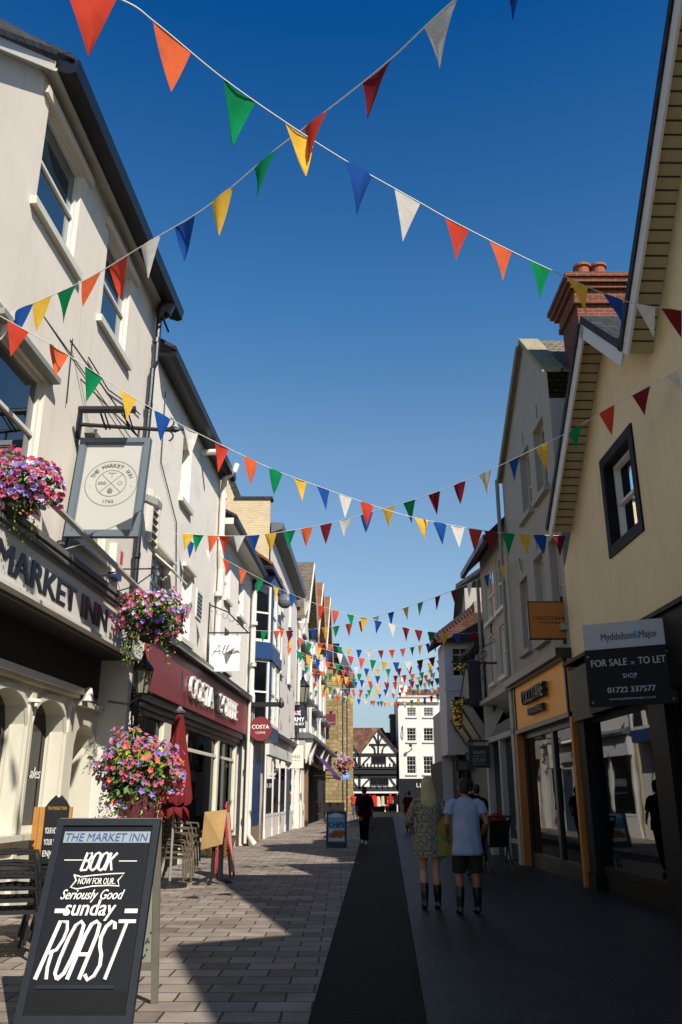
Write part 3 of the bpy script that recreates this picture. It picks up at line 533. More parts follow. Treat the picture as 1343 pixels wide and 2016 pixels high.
def build_row_shops():
    b = thing('shopfront', L(50, 0, 0), 'row of stone grey shopfronts under the white gables with console brackets', 'shopfront')  # several shopfronts built together as one row object
    m = MB(); m.box(44.2, 66, 0, .5, 3.3, 4.3, L); m.build('fascia', mat('stone_fascia', '#a39d90', .7, .15, 2), b)
    m = MB(); m.box(44.1, 66, 0, .95, 4.3, 4.48, L); m.box(44.1, 66, 0, .7, 4.48, 4.6, L); m.build('cornice', M_lead, b)
    for s_ in (44.3, 46.6, 53, 57.5):
        m = MB(); m.prism([L(s_, .5, 4.29), L(s_, .9, 4.29), L(s_, .72, 3.7), L(s_, .55, 3.1), L(s_, .5, 3.1)], L(.5, 0, 0)-L(0, 0, 0)); m.build('console_bracket', M_white, b)
    for s_ in (44.2, 45.6, 46.6):
        m = MB(); m.box(s_, s_+.5, 0, .2, 0, 3.29, L); m.box(s_-.05, s_+.55, 0, .24, 0, 1.1, L); m.build('pilaster', M_white, b)
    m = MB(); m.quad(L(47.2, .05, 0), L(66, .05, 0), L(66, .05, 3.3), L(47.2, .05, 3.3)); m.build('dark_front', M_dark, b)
    m = MB(); m.box(47.1, 47.5, 0, .4, 0, 3.2, L); m.build('timber_post', mat('brown_post', '#6d5138', .7, .2), b)
    m = MB(); m.prism([L(49, .52, 3.85), L(49, 1.62, 2.68), L(49, 1.62, 2.64), L(49, .52, 3.8)], L(8, 0, 0)-L(0, 0, 0)); m.prism([L(49, 1.62, 2.68), L(49, 1.64, 2.68), L(49, 1.64, 2.45), L(49, 1.62, 2.45)], L(8, 0, 0)-L(0, 0, 0))
    o = m.build('awning', cloth('purple_canvas', '#6f5080', .4)); tag(o, 'sloping purple canvas awning over the cafe front', 'awning')
    for s_ in (49.1, 56.9): MB().tube([L(s_, .5, 2.6), L(s_, 1.6, 2.62)], .025, 5).build('awning_arm', M_iron, o)
build_row_shops()
# ================================================================== RIGHT SIDE
M_yellow = mat('ochre_render', '#e0cda4', .9, .07, 1.0, .12, 70, stain=.28, stain_col='#8a7a58')
M_orange = mat('orange_panel', '#efa636', .5, .05, 1.5)
M_soffit = mat('soffit_boards', '#b3a684', .6, .08)
M_redbrick = brick('red_brick', '#6e3422', '#853f26', '#7b6c5c', .225, .075, .011, .85, .5, var=.4, stain=.6, stain_col='#2e221b')
def build_triple():
    b = thing('triple_gabled_building', R(7, 0, 0), 'ochre rendered building with white verged gables over a dark empty shop', 'building')
    OV = .42
    K = [(-3.2, 7.0), (-.2, 9.7), (2.6, 7.6), (6.85, 10.95), (10.3, 7.3), (11.87, 8.7), (14.85, 6.12)]
    s0, s1 = -3.2, 15.5
    Kw = [(s, z+.02) for s, z in K]; Kw[-1] = (15.3, 5.73)
    top = Kw+[(15.5, 5.6)]
    win = (11.5, 12.7, 5.2, 6.55, .22)
    m = MB(); wall(m, R, s0, s1, 3.7, top, [win]); m.build('wall', M_yellow, b)
    m = MB(); m.quad(R(s1, 0, 0), R(s1, -7, 0), R(s1, -7, 5.6), R(s1, 0, 5.6)); m.quad(R(s0, 0, 0), R(s0, -7, 0), R(s0, -7, 7), R(s0, 0, 7)); m.quad(R(s0, -7, 0), R(s1, -7, 0), R(s1, -7, 6), R(s0, -7, 6)); m.build('side_wall', M_yellow, b)
    rf, bb = MB(), MB()
    for (a, za), (c, zc) in zip(K, K[1:]):
        sf, ln = MB(), MB()
        n = Vector((0, -(zc-za), c-a)).normalized()
        def T(s_, z_, e, d_): # e along the roof normal
            return R(s_+n.y*e, d_, z_+n.z*e)
        def slab(mb, e0, e1, d0, d1): mb.prism([T(a, za, e0, d0), T(c, zc, e0, d0), T(c, zc, e1, d0), T(a, za, e1, d0)], R(0, d1, 0)-R(0, d0, 0))
        slab(rf, .02, .14, OV+.03, -7); slab(bb, -.2, .018, OV, OV-.035); slab(sf, -.02, .015, OV-.04, -.02)
        L_ = math.hypot(c-a, zc-za); nb = int(L_/.16)
        for k in range(1, nb):
            t = k/nb; x, z = a+(c-a)*t, za+(zc-za)*t; dx, dz = (c-a)/L_*.012, (zc-za)/L_*.012
            ln.prism([T(x-dx, z-dz, -.024, OV-.06), T(x+dx, z+dz, -.024, OV-.06), T(x+dx, z+dz, -.018, OV-.06), T(x-dx, z-dz, -.018, OV-.06)], R(0, .02, 0)-R(0, OV-.06, 0))
        so = sf.build('soffit', M_soffit, b); ln.build('grooves', mat('groove_shade', '#3f3a2c', .9), so)
    rf.build('roof', M_slate, b); bb.build('barge_board', M_white, b)
    # window with dark surround
    m = MB(); a, c, za, zb, r = win
    for q in ((a-.16, a, za-.16, zb+.16), (c, c+.16, za-.16, zb+.16), (a, c, za-.16, za), (a, c, zb, zb+.16)): m.box(q[0], q[1], 0, .03, q[2], q[3], R)
    m.box(a, a+.02, -.2, .02, za, zb, R); m.box(c-.02, c, -.2, .02, za, zb, R); m.box(a+.02, c-.02, -.2, .02, za, za+.02, R); m.box(a+.02, c-.02, -.2, .02, zb-.02, zb, R)
    wo = m.build('window_surround', mat('navy_black', '#0a0c12', .6, .1, spec=.2), b)
    sash(b, R, a, c, za, zb, -.2, M_white, M_glass, fw=.07)
    # shop front below
    mk = mat('charcoal_paint', '#10110f', .6, .15, spec=.2); mk2 = mat('black_gloss', '#060708', .55, .2, spec=.2)
    m = MB(); m.box(-3, 14.2, -.2, .16, 2.75, 3.7, R); m.build('fascia', mk2, b)
    m = MB(); m.box(14.2, 15.38, -.2, .12, 2.72, 3.62, R); m.build('fascia_end', mat('fascia_olive_grey', '#383730', .6, .08), b)
    m = MB(); m.box(-3, 15.4, -.1, .22, 3.7, 3.76, R); m.build('fascia_cap', mk2, b)
    for a, c in ((15.0, 15.38), (11.3, 11.9), (7.2, 7.7), (3.2, 3.8), (-1, -.4)):
        m = MB(); m.box(a, c, -.25, .05, 0, 2.75, R); m.box(a-.02, c+.02, -.26, .08, 0, .25, R); m.build('pilaster', mk if a > 14 else mk2, b)
    for a, c in ((11.9, 15.0), (7.7, 11.3), (3.8, 7.2), (-.4, 3.2)):
        f = MB(); f.box(a, a+.08, -.16, -.06, .35, 2.75, R); f.box(c-.08, c, -.16, -.06, .35, 2.75, R); f.box(a, c, -.18, -.04, .28, .38, R); f.box(a, c, -.16, -.06, 2.66, 2.749, R); fo = f.build('shop_window', mk2, b)
        MB().quad(R(a, -.1, .35), R(c, -.1, .35), R(c, -.1, 2.74), R(a, -.1, 2.74)).build('pane', glass('shop_glass_dark', '#060708', .25), fo)
        MB().box(a, c, -.17, -.05, 0, .275, R).build('stall_riser', mk2, fo)
build_triple()
def build_gable_front():
    b = thing('gable_front_building', R(18, 0, 0), 'pale stone coloured gable fronted building above the orange fascia', 'building')
    s0, s1 = 15.5, 20.45; mw = mat('stone_render', '#9f9a8e', .9, .08, 1.4, .3, 50, stain=.3, stain_col='#6f6a5d')
    top = [(s0, 9.8), (17.2, 11.45), (s1, 9.2)]
    hs_ = [(17.5, 18.4, 7.5, 9.05, .22), (16.1, 17.0, 7.5, 9.1, .22), (18.5, 19.3, 4.6, 6.25, .22), (17.0, 17.85, 4.56, 6.38, .22), (15.75, 16.5, 4.56, 6.4, .22)]
    m = MB(); wall(m, R, s0, s1, 3.9, top, hs_); shell(m, R, s0, s1, 3, 9.2, 7); m.build('wall', mw, b)
    m = MB()
    for (a, za), (c, zc) in zip(top, top[1:]): m.prism([R(a, .1, za), R(c, .1, zc), R(c, .1, zc+.13), R(a, .1, za+.13)], R(0, -.35, 0)-R(0, .1, 0))
    m.build('coping', mat('lichen_stone', '#8d8468', .9, .4, 6, .4, 30), b)
    m = MB()
    for (a, za), (c, zc) in zip(top, top[1:]): m.prism([R(a, -.3, za), R(c, -.3, zc), R(c, -.3, zc+.08), R(a, -.3, za+.08)], R(0, -7, 0)-R(0, -.3, 0))
    m.build('roof', M_greytile, b)
    m = MB(); m.tube([R(s1-.1, .16, 9.25), R(s1-.1, .16, 4.2)], .05, 8); m.tube([R(20.35, .14, 9.2), R(17.25, .14, 11.4)], .04, 6); m.build('downpipe', M_greytrim, b)
    for (a, c, za, zb, r) in hs_:
        fo = sash(b, R, a, c, za, zb, -r, mat('stone_paint', '#b5ae99', .6, .08), M_glass, nv=1, nh=3); MB().box(a-.12, c+.12, -.02, .12, za-.12, za-.005, R).build('sill', mw, fo)
        MB().box((a+c)/2-.04, (a+c)/2+.04, 0, .02, zb+.15, zb+.45, R).build('tie_plate', M_greytrim, fo)
    # side chimney wing with brick, behind
    m = MB(); m.box(12.6, 15.5, -4.6, -1.3, 6, 9.0, R); m.build('brick_wing', M_redbrick, b)
    m = MB(); m.prism([R(12.4, -.9, 8.9), R(12.4, -.9, 9.05), R(12.4, -4.8, 10.9), R(12.4, -4.8, 10.75)], R(3.1, 0, 0)-R(0, 0, 0)); m.build('wing_roof', M_greytile, b)
    # shopfront
    m = MB(); m.box(15.72, 20.1, -.2, .1, 2.94, 3.9, R); m.build('fascia', M_orange, b)
    m = MB(); m.box(15.5, 20.45, -.2, .3, 3.93, 4.08, R); m.box(15.5, 20.45, -.2, .2, 3.88, 3.93, R); m.box(15.6, 20.25, -.2, .13, 2.84, 2.93, R)
    for x in (15.62, 20.1): m.box(x, x+.09, -.1, .13, 2.93, 3.9, R)
    m.build('fascia_frame', M_black, b)
    u = R(-1, 0, 0)-R(0, 0, 0); m = MB(); m.text("L'OCCITANE", R(17.95, .18, 3.38), u, (0, 0, 1), .28, 1.95, .05, .01); m.build('sign_lettering', M_black, b); m = MB(); m.text('EN PROVENCE', R(17.85, .17, 3.12), u, (0, 0, 1), .14, 1.3, .04, .008); m.build('small_lettering', M_black, b)
    for x in (15.5, 20.22):
        m = MB(); m.box(x, x+.13, -.2, .11, 0, 2.84, R); m.box(x, x+.12, -.1, .09, 2.93, 3.9, R); m.build('pilaster', mat('burnt_orange', '#b06a25', .5, .08), b)
    fo = None
    for a, c in ((15.65, 17.6), (17.6, 20.2)):
        f = MB(); f.box(a, a+.09, -.2, -.05, 0, 2.84, R); f.box(c-.09, c, -.2, -.05, 0, 2.84, R); f.box(a, c, -.2, -.05, 0, .3, R); f.box(a, c, -.2, -.05, 2.72, 2.838, R); fo = f.build('shop_window', M_black, b)
        MB().quad(R(a, -.1, .3), R(c, -.1, .3), R(c, -.1, 2.75), R(a, -.1, 2.75)).build('pane', glass('shop_glass_tint', '#66665f', .16, clear=1), fo)
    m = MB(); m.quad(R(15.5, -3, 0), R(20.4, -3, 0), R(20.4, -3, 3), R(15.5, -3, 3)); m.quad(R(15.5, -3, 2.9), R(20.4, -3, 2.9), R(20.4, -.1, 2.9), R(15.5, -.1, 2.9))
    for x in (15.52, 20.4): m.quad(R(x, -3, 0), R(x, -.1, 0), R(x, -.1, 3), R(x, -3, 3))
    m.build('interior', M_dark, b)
    m = MB(); m.box(16.2, 18.6, -1.2, -.7, .3, .95, R); m.build('display_table', mat('shop_wood', '#5c3d22', .6, .2), b)
    m = MB()
    for k in range(14):
        x = 16.3+k*.16; m.lathe(R(x, -.95+.1*math.sin(k*2.3), .96), [(.03, 0), (.035, .1), (.012, .13), (.012, .17)], 6)
    m.build('bottles', mat('amber_glass', '#b98a2f', .15, .2), b)
    m = MB(); m.box(16.4, 16.75, -.55, -.3, .3, .75, R); m.build('carton', mat('carton', '#b08a54', .8, .1), b)
    m = MB(); m.box(17.0, 19.6, -.8, -.7, 2.6, 2.63, R); m.box(15.9, 16.5, -.9, -.8, 2.55, 2.62, R); m.build('ceiling_lights', emit('shop_light', '#fff0d6', 1.6), b)
build_gable_front()
def build_chimney():
    c = R(14.0, -2.2, 0); b = thing('chimney_stack', (c.x, c.y, 6), 'red brick chimney with corbelled top and twin clay pots', 'chimney')
    Y = 14.6; x0, x1 = At(1140, 640, Y).x, At(1238, 640, Y).x; zt = At(1150, 548, Y).z; zb = 6
    m = MB(); m.box(x0, x1, Y, Y+1.1, zb, zt-.62)
    for k, (e, h0, h1) in enumerate(((.07, -.62, -.5), (.05, -.5, -.3), (.13, -.3, -.2), (.2, -.2, -.1), (.24, -.1, 0))): m.box(x0-e, x1+e, Y-e, Y+1.1+e, zt+h0, zt+h1-.002)
    m.build('stack', M_redbrick, b)
    for t in (.22, .55):
        m = MB(); x = x0+(x1-x0)*t; m.lathe((x, Y+.12, zt), [(.15, 0), (.15, .02), (.135, .05), (.145, .3), (.18, .31), (.18, .36), (.12, .36)], 14); m.build('chimney_pot', mat('clay_pot', '#8d4c33', .8, .2, 5), b)
    m = MB(); 
    for k in range(30):
        x = x0-.2+random.random()*(x1-x0+.4); m.ell((x, Y-.12+random.random()*.2, zt+.0), .06, .05, .025, 6, 4)
    m.build('moss', mat('moss_ochre', '#8a6a22', .95, .4, 9), b)
build_chimney()
def build_overhang():
    b = thing('overhanging_eave_building', R(22.3, 0, 0), 'narrow cream building with dark overhanging eave next to stone gable', 'building')
    s0, s1 = 20.47, 24.3; mw = mat('buff_render', '#a79f8f', .85, .07, 2, .2, 40, stain=.2, stain_col='#77705f'); ZT = 7.75
    hs_ = [(20.9, 22.0, 6.1, 7.55, .1), (22.4, 23.6, 6.1, 7.55, .1), (21.2, 22.0, 4.4, 5.7, .12), (22.7, 23.4, 4.4, 5.7, .12)]
    m = MB(); wall(m, R, s0, s1, 3.9, [(s0, ZT+.46), (s1, ZT+.46)], hs_); shell(m, R, s0, s1, 0, ZT+.46, 7); m.build('wall', mw, b)
    for x in (s0, s1): MB().poly([R(x, -.02, ZT+.4), R(x, -3, ZT+3.3), R(x, -7, ZT+3.3), R(x, -7, ZT+.4)]).build('side_gable', mw, b)
    m = MB(); m.prism([R(s0, .5, ZT-.05), R(s0, .5, ZT+.08), R(s0, -3, ZT+3.4), R(s0, -3, ZT+3.2)], R(s1-s0+.1, 0, 0)-R(0, 0, 0)); m.build('roof', M_slate, b)
    m = MB(); m.box(s0, s1+.1, .46, .58, ZT-.1, ZT+.06, R); m.build('gutter', M_black, b)
    for (a, c, za, zb, r) in hs_:
        fo = sash(b, R, a, c, za, zb, -r, M_white, M_glassblue, nv=1, nh=1); MB().box(a-.1, c+.1, -.02, .1, za-.1, za-.005, R).build('sill', M_white, fo)
    m = MB(); m.box(23.0, 23.06, 0, .04, 5.75, 6.15, R); m.box(22.9, 23.16, 0, .04, 5.92, 5.98, R); m.build('wall_tie', M_iron, b)
    m = MB(); m.box(s0, s1, -.2, .22, 3.9, 4.02, R); m.box(s0, s0+.3, -.1, .12, 0, 3.9, R); m.box(s1-.3, s1, -.1, .12, 0, 3.9, R); m.box(s0, s1, -.1, .12, 2.86, 3.0, R); m.box(22.3, 22.5, -.1, .1, 0, 2.86, R); m.build('shopfront', mat('pale_stone_paint', '#9b9a93', .6, .08), b)
    f = MB(); f.box(s0+.3, s1-.3, -.06, -.02, 3.0, 3.05, R); fo = f.build('transom_window', M_white, b); MB().quad(R(s0+.3, .07, 3.03), R(s1-.3, .07, 3.03), R(s1-.3, -.16, 3.9), R(s0+.3, -.16, 3.9)).build('pane', glass('mirror_glass', '#30383a', 6), fo)
    f = MB(); f.box(s0+.3, s1-.3, -.06, .0, .4, .5, R); fo = f.build('shop_window', M_greytrim, b); MB().quad(R(s0+.3, -.04, .0), R(s1-.3, -.04, .0), R(s1-.3, -.04, 2.86), R(s0+.3, -.04, 2.86)).build('pane', MATS['shop_glass_dark'], fo)
    m = MB(); m.tube([R(s1-.05, .1, 7.6), R(s1-.05, .1, 4.1)], .05, 8); m.build('downpipe', M_greytrim, b)
build_overhang()
def build_boutique():
    b = thing('boutique_building', R(26, 0, 0), 'small dark fronted boutique with framed picture boards leaning outwards', 'building')
    s0, s1 = 24.3, 27.5; mk = mat('ink_navy', '#161b28', .5, .15)
    m = MB(); m.box(s0, s1, -6, -.02, 0, 5.6, R); m.build('wall', mat('grey_render', '#8f8f8c', .9, .1), b)
    m = MB(); m.box(s0+.05, 25.2, -.02, .5, 3.9, 5.2, R); m.build('navy_panel', mk, b)
    T = lambda s_, d_, z: R(s_, .1+d_+(z-2.9)*.62, z)
    m = MB(); m.box(s0+.1, s1, -.3, .0, 2.85, 3.95, T); m.build('leaning_fascia', mat('putty_panel', '#8d8878', .6, .1), b)
    for a, c in ((24.5, 25.8), (26.0, 27.3)):
        f = MB(); z0, z1 = 3.0, 3.8
        for q in ((a, a+.07, z0, z1), (c-.07, c, z0, z1), (a+.07, c-.07, z0, z0+.07), (a+.07, c-.07, z1-.07, z1)): f.box(q[0], q[1], .002, .05, q[2], q[3], T)
        fo = f.build('picture_frame', M_black, b); MB().box(a+.07, c-.07, .002, .015, z0+.07, z1-.07, T).build('picture', mat('faded_print', '#8f8f7c', .5, .5, 3), fo)
    m = MB(); m.box(s0, s1, -.2, .62, 3.97, 4.12, R); m.build('cornice', mk, b)
    m = MB(); m.box(s0+.1, s1, -.3, .05, 0, 2.8, R); m.build('dark_shopfront', mk, b)
    m = MB(); m.box(s0+.1, s1, .0, .2, 2.5, 2.78, R); m.build('shop_lintel', mk, b)
    m = MB(); m.prism([R(s0, .3, 5.6), R(s0, .3, 5.75), R(s0, -6, 7.6), R(s0, -6, 7.4)], R(3.2, 0, 0)-R(0, 0, 0)); m.build('roof', M_slate, b)
build_boutique()
def build_jetty():
    b = thing('jettied_house', (4, 28, 0), 'old white jettied house with tiled hip roof past the boutique', 'building')
    mw = mat('grey_white_boarding', '#b9b8bd', .7, .08, 2, .1); Y0, Y1 = 27.6, 29.4; x0, x1 = 3.4, 9; ZT = 6.35
    T = lambda s_, d_, z: W(s_, Y0-d_, z)
    hs_ = [(3.62, 4.22, 5.15, 6.15, .1), (3.62, 4.25, 3.35, 4.6, .1)]
    m = MB(); wall(m, T, x0, x1, 2.75, [(x0, ZT), (x1, ZT)], hs_); m.quad(W(x0, Y0, 2.75), W(x0, Y1, 2.75), W(x0, Y1, ZT), W(x0, Y0, ZT)); m.quad(W(x0, Y0, 2.75), W(x1, Y0, 2.75), W(x1, Y1, 2.75), W(x0, Y1, 2.75))
    m.quad(W(x0, Y1, 0), W(x1, Y1, 0), W(x1, Y1, ZT), W(x0, Y1, ZT)); m.build('wall', mw, b)
    for (a, c, za, zb, r) in hs_: sash(b, T, a, c, za, zb, -r, M_white, M_glass, nv=1, nh=3)
    m = MB(); m.box(x0-.03, x0+1.9, -.0, .04, 4.72, 4.84, T); m.build('jetty_trim', mw, b); m = MB(); m.box(x0-.03, x0+1.9, 0, .05, 2.72, 2.85, T); m.build('jetty_trim', mw, b)
    m = MB(); xe, ze = x0-.35, ZT-.1; rx, rz_ = x0+1.35, ZT+1.35
    m.prism([W(xe, Y0-.25, ze), W(rx, Y0+1.5, rz_), W(rx, Y1+4, rz_), W(xe, Y1+.1, ze)], (0, 0, .14)); m.prism([W(xe, Y0-.25, ze), W(rx, Y0+1.5, rz_), W(x1, Y0+1.5, rz_), W(x1, Y0-.25, ze)], (0, 0, .13)); m.build('roof', brick('dark_tiles', '#5a3626', '#43291f', '#1d120d', .17, .12, .012, .9, 1., var=.4, stain=.5, stain_col='#6a5a3c'), b)
    m = MB()
    for k in range(16):
        t = k/15; m.bar(W(xe-.06, Y0-.3, ze+.1).lerp(W(rx, Y0+1.5, rz_+.16), t), W(xe-.06, Y0-.3, ze+.1).lerp(W(rx, Y0+1.5, rz_+.16), min(1, t+.045)), .26, .1)
    m.build('hip_tiles', mat('dark_tile', '#3f2a22', .8, .3), b)
    m = MB(); m.box(x0+1.25, x0+1.85, 1.5, 2.3, 5.9, 7.95, lambda a, d_, z: W(a, Y0-.35+d_, z)); m.build('chimney', mat('rough_stone_render', '#8a8070', .9, .35, 5, .4), b)
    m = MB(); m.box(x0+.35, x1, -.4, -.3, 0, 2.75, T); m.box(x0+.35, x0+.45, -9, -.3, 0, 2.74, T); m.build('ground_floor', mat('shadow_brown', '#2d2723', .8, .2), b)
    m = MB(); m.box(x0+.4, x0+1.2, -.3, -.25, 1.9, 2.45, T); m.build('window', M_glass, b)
build_jetty()

def build_terrace():
    """the street's right side past the jettied house, stepping back towards the square"""
    mw = [mat('terrace_grey', '#a29d95', .85, .1, 2, .1, 40, stain=.3), mat('terrace_cream', '#b5a98e', .85, .1, 2, .1, 40, stain=.3), mat('terrace_brick', '#7a5546', .85, .2, 4, .1, 40)]
    P = [(4.45, 29.5), (5.85, 42), (7.3, 55), (8.8, 68)]; H_ = [8.6, 9.6, 8.2]
    lab = ['grey terraced house on the right just past the jettied house', 'cream terraced house midway along the right side towards the square', 'brown terraced house last on the right before the square']
    for i in range(3):
        a, c = Vector((*P[i], 0)), Vector((*P[i+1], 0)); dv = (c-a); ln = dv.length; dv.normalize(); nn = Vector((-dv.y, dv.x, 0))
        T = lambda s_, d_, z, a=a, dv=dv, nn=nn: a+dv*s_+nn*d_+Vector((0, 0, z))
        b = thing('terraced_house', a.lerp(c, .5), lab[i], 'building', 'terraced houses past the jettied house'); hs_ = [(x, x+1.2, z, z+1.6, .15) for x in (1.5, 5.5, 9.5) for z in (4.0, 6.2)]
        m = MB(); wall(m, T, 0, ln, 0, [(0, H_[i]), (ln, H_[i])], hs_); shell(m, T, 0, ln, 0, H_[i], 6); m.build('wall', mw[i], b)
        for h in hs_: sash(b, T, *h[:4], -.15, M_white, M_glass, nv=1, nh=3)
        m = MB(); m.prism([T(0, .3, H_[i]), T(0, .3, H_[i]+.15), T(0, -4, H_[i]+3), T(0, -4, H_[i]+2.85)], dv*ln); m.build('roof', M_slate, b)
        m = MB(); m.box(.3, ln-.3, 0, .08, 2.6, 3.3, T); m.build('fascia', M_black, b)
        m = MB()
        for x in (.3, 4.2, 8.2, ln-.5): m.box(x, x+.2, 0, .06, 0, 2.598, T)
        m.build('shopfront_posts', M_iron, b)
        for x in (.5, 4.4, 8.4): MB().box(x, min(x+3.7, ln-.5), .0, .02, .5, 2.59, T).build('shop_window', M_glass, b)
build_terrace()
# ================================================================== far end of the street
YE = 95.
def PE(u, v, Y=YE): p = At(u, v, Y); return p.x, p.z
TE = lambda s_, d_, z: W(s_, YE-d_, z)
M_timber = mat('black_timber', '#16171a', .8, .3, 3)
M_panel = mat('white_infill', '#d3cec4', .85, .06, 1)
M_oldtile = brick('old_tiles', '#7d4c38', '#5a4237', '#2e2019', .25, .16, .012, .9, .9, var=.5, stain=.75, stain_col='#8d7f70')
def build_timber():
    b = thing('timber_framed_house', (3, YE, 0), 'black and white half timbered gabled house at the far end', 'building')
    xl, xr = PE(640, 1500)[0], PE(785, 1500)[0]
    zg = PE(745, 1437)[1]; ze = PE(745, 1486)[1]; zj = PE(745, 1512)[1]; z2 = PE(745, 1528)[1]; z1 = PE(745, 1554)[1]
    xv = PE(708, 1490)[0]; xa = PE(745, 1437)[0]; xa2 = 2*xv-xa
    m = MB(); wall(m, TE, xl, xr, 0, [(xl, ze+1.2), (xa2, zg), (xv, ze), (xa, zg), (xr, ze)], []); m.build('wall', M_panel, b)
    m = MB(); rd = 6
    for a, za, c, zc in ((xa2, zg, xv-.0, ze), (xv, ze, xa, zg), (xa, zg, xr+.1, ze), (xl, ze+1, xa2, zg)):
        m.prism([TE(a, .3, za), TE(c, .3, zc), TE(c, .3, zc+.16), TE(a, .3, za+.16)], (0, rd, 0))
    m.build('roof', M_oldtile, b)
    t = MB()
    def beam(u0, v0, u1, v1, w_=.2):
        a, c = PE(u0, v0), PE(u1, v1); t.bar(TE(a[0], .04, a[1]), TE(c[0], .04, c[1]), w_, .12, up=(0, 1, 0)) if False else t.bar(TE(a[0], .05, a[1]), TE(c[0], .05, c[1]), .11, w_, up=(0, 0, 1) if abs(c[0]-a[0]) > abs(c[1]-a[1]) else (1, 0, 0))
    beam(640, 1486, 785, 1486, .3); beam(640, 1513, 785, 1513, .35); beam(640, 1528, 785, 1528, .4); beam(640, 1554, 785, 1554, .5)
    beam(640, 1521, 785, 1521, .7)
    beam(708, 1490, 708, 1513, .3); beam(708, 1528, 708, 1554, .25); beam(783, 1486, 783, 1554, .25)
    beam(727, 1466, 764, 1466, .18); beam(745, 1445, 745, 1486, .16); beam(737, 1449, 744, 1464, .16); beam(753, 1449, 746, 1464, .16)
    for pts in (((732, 1467), (738, 1474), (739, 1486)), ((759, 1467), (754, 1474), (752, 1486)), ((711, 1510), (718, 1500), (728, 1490)), ((781, 1510), (775, 1500), (766, 1490)), ((704, 1508), (700, 1498), (692, 1489)), ((712, 1550), (720, 1541), (729, 1532)), ((781, 1550), (774, 1541), (768, 1532)), ((704, 1550), (698, 1542), (692, 1532))):
        for p, q in zip(pts, pts[1:]): beam(*p, *q, .16)
    for u in (717, 724, 731, 738, 745, 752, 759, 768, 775): beam(u, 1503, u, 1513, .12)
    for u in (694, 700): beam(u, 1490, u, 1512, .12)
    for u in (730, 742, 753, 764, 774): beam(u, 1548, u, 1554, .12)
    t.build('timber_frame', M_timber, b)
    for (u0, v0, u1, v1) in ((732, 1488, 760, 1503), (729, 1530, 765, 1546), (688, 1533, 698, 1548)):
        a, c = PE(u0, v1), PE(u1, v0); sash(b, TE, a[0], c[0], a[1], c[1], .06, M_timber, M_glass, nv=5, nh=2, mid=False)
    m = MB(); xs, z0 = PE(729, 1600), PE(745, 1562)[1]; m.box(PE(690, 1560)[0], PE(783, 1560)[0], .0, .9, z0, z0+.18, TE)
    for u in (729, 758, 782): x = PE(u, 1580)[0]; m.box(x-.06, x+.06, .1, .3, 0, z0, TE)
    m.build('shopfront', M_white, b); m = MB(); m.quad(TE(xl, .03, 0), TE(xr, .03, 0), TE(xr, .03, z0), TE(xl, .03, z0)); m.build('dark_opening', M_dark, b)
    m = MB(); m.box(PE(688, 1400)[0], PE(695, 1400)[0], -4, -3, ze, PE(690, 1398)[1], TE); m.build('chimney', M_redbrick, b)
    m = MB()
    m.prism([TE(xl-3, -.6, ze), TE(xr, -.6, ze), TE(xr-1.5, -4, PE(745, 1430)[1]), TE(xl-3, -4, PE(700, 1430)[1])], (0, 0, .15)); m.build('main_roof', M_oldtile, b)
    random.seed(3)
    for k in range(9):
        x = PE(733+random.random()*46, 1580)[0]; c_ = random.choice(['#c9332b', '#d8d2c6', '#3a4757', '#1d1d22', '#c9bba0', '#b33a30']); m = MB(); z = .5+random.random()*.4
        m.lathe(TE(x, .6, z), [(.05, 1.0), (.22, .95), (.26, .6), (.3, 0)], 8, sy=.4); o = m.build('hanging_garment', cloth('garment_'+c_[1:], c_, .1)); tag(o, 'garment hung on a rail outside the timber house shop', 'clothing', 'clothes hung outside the far shop')
build_timber()
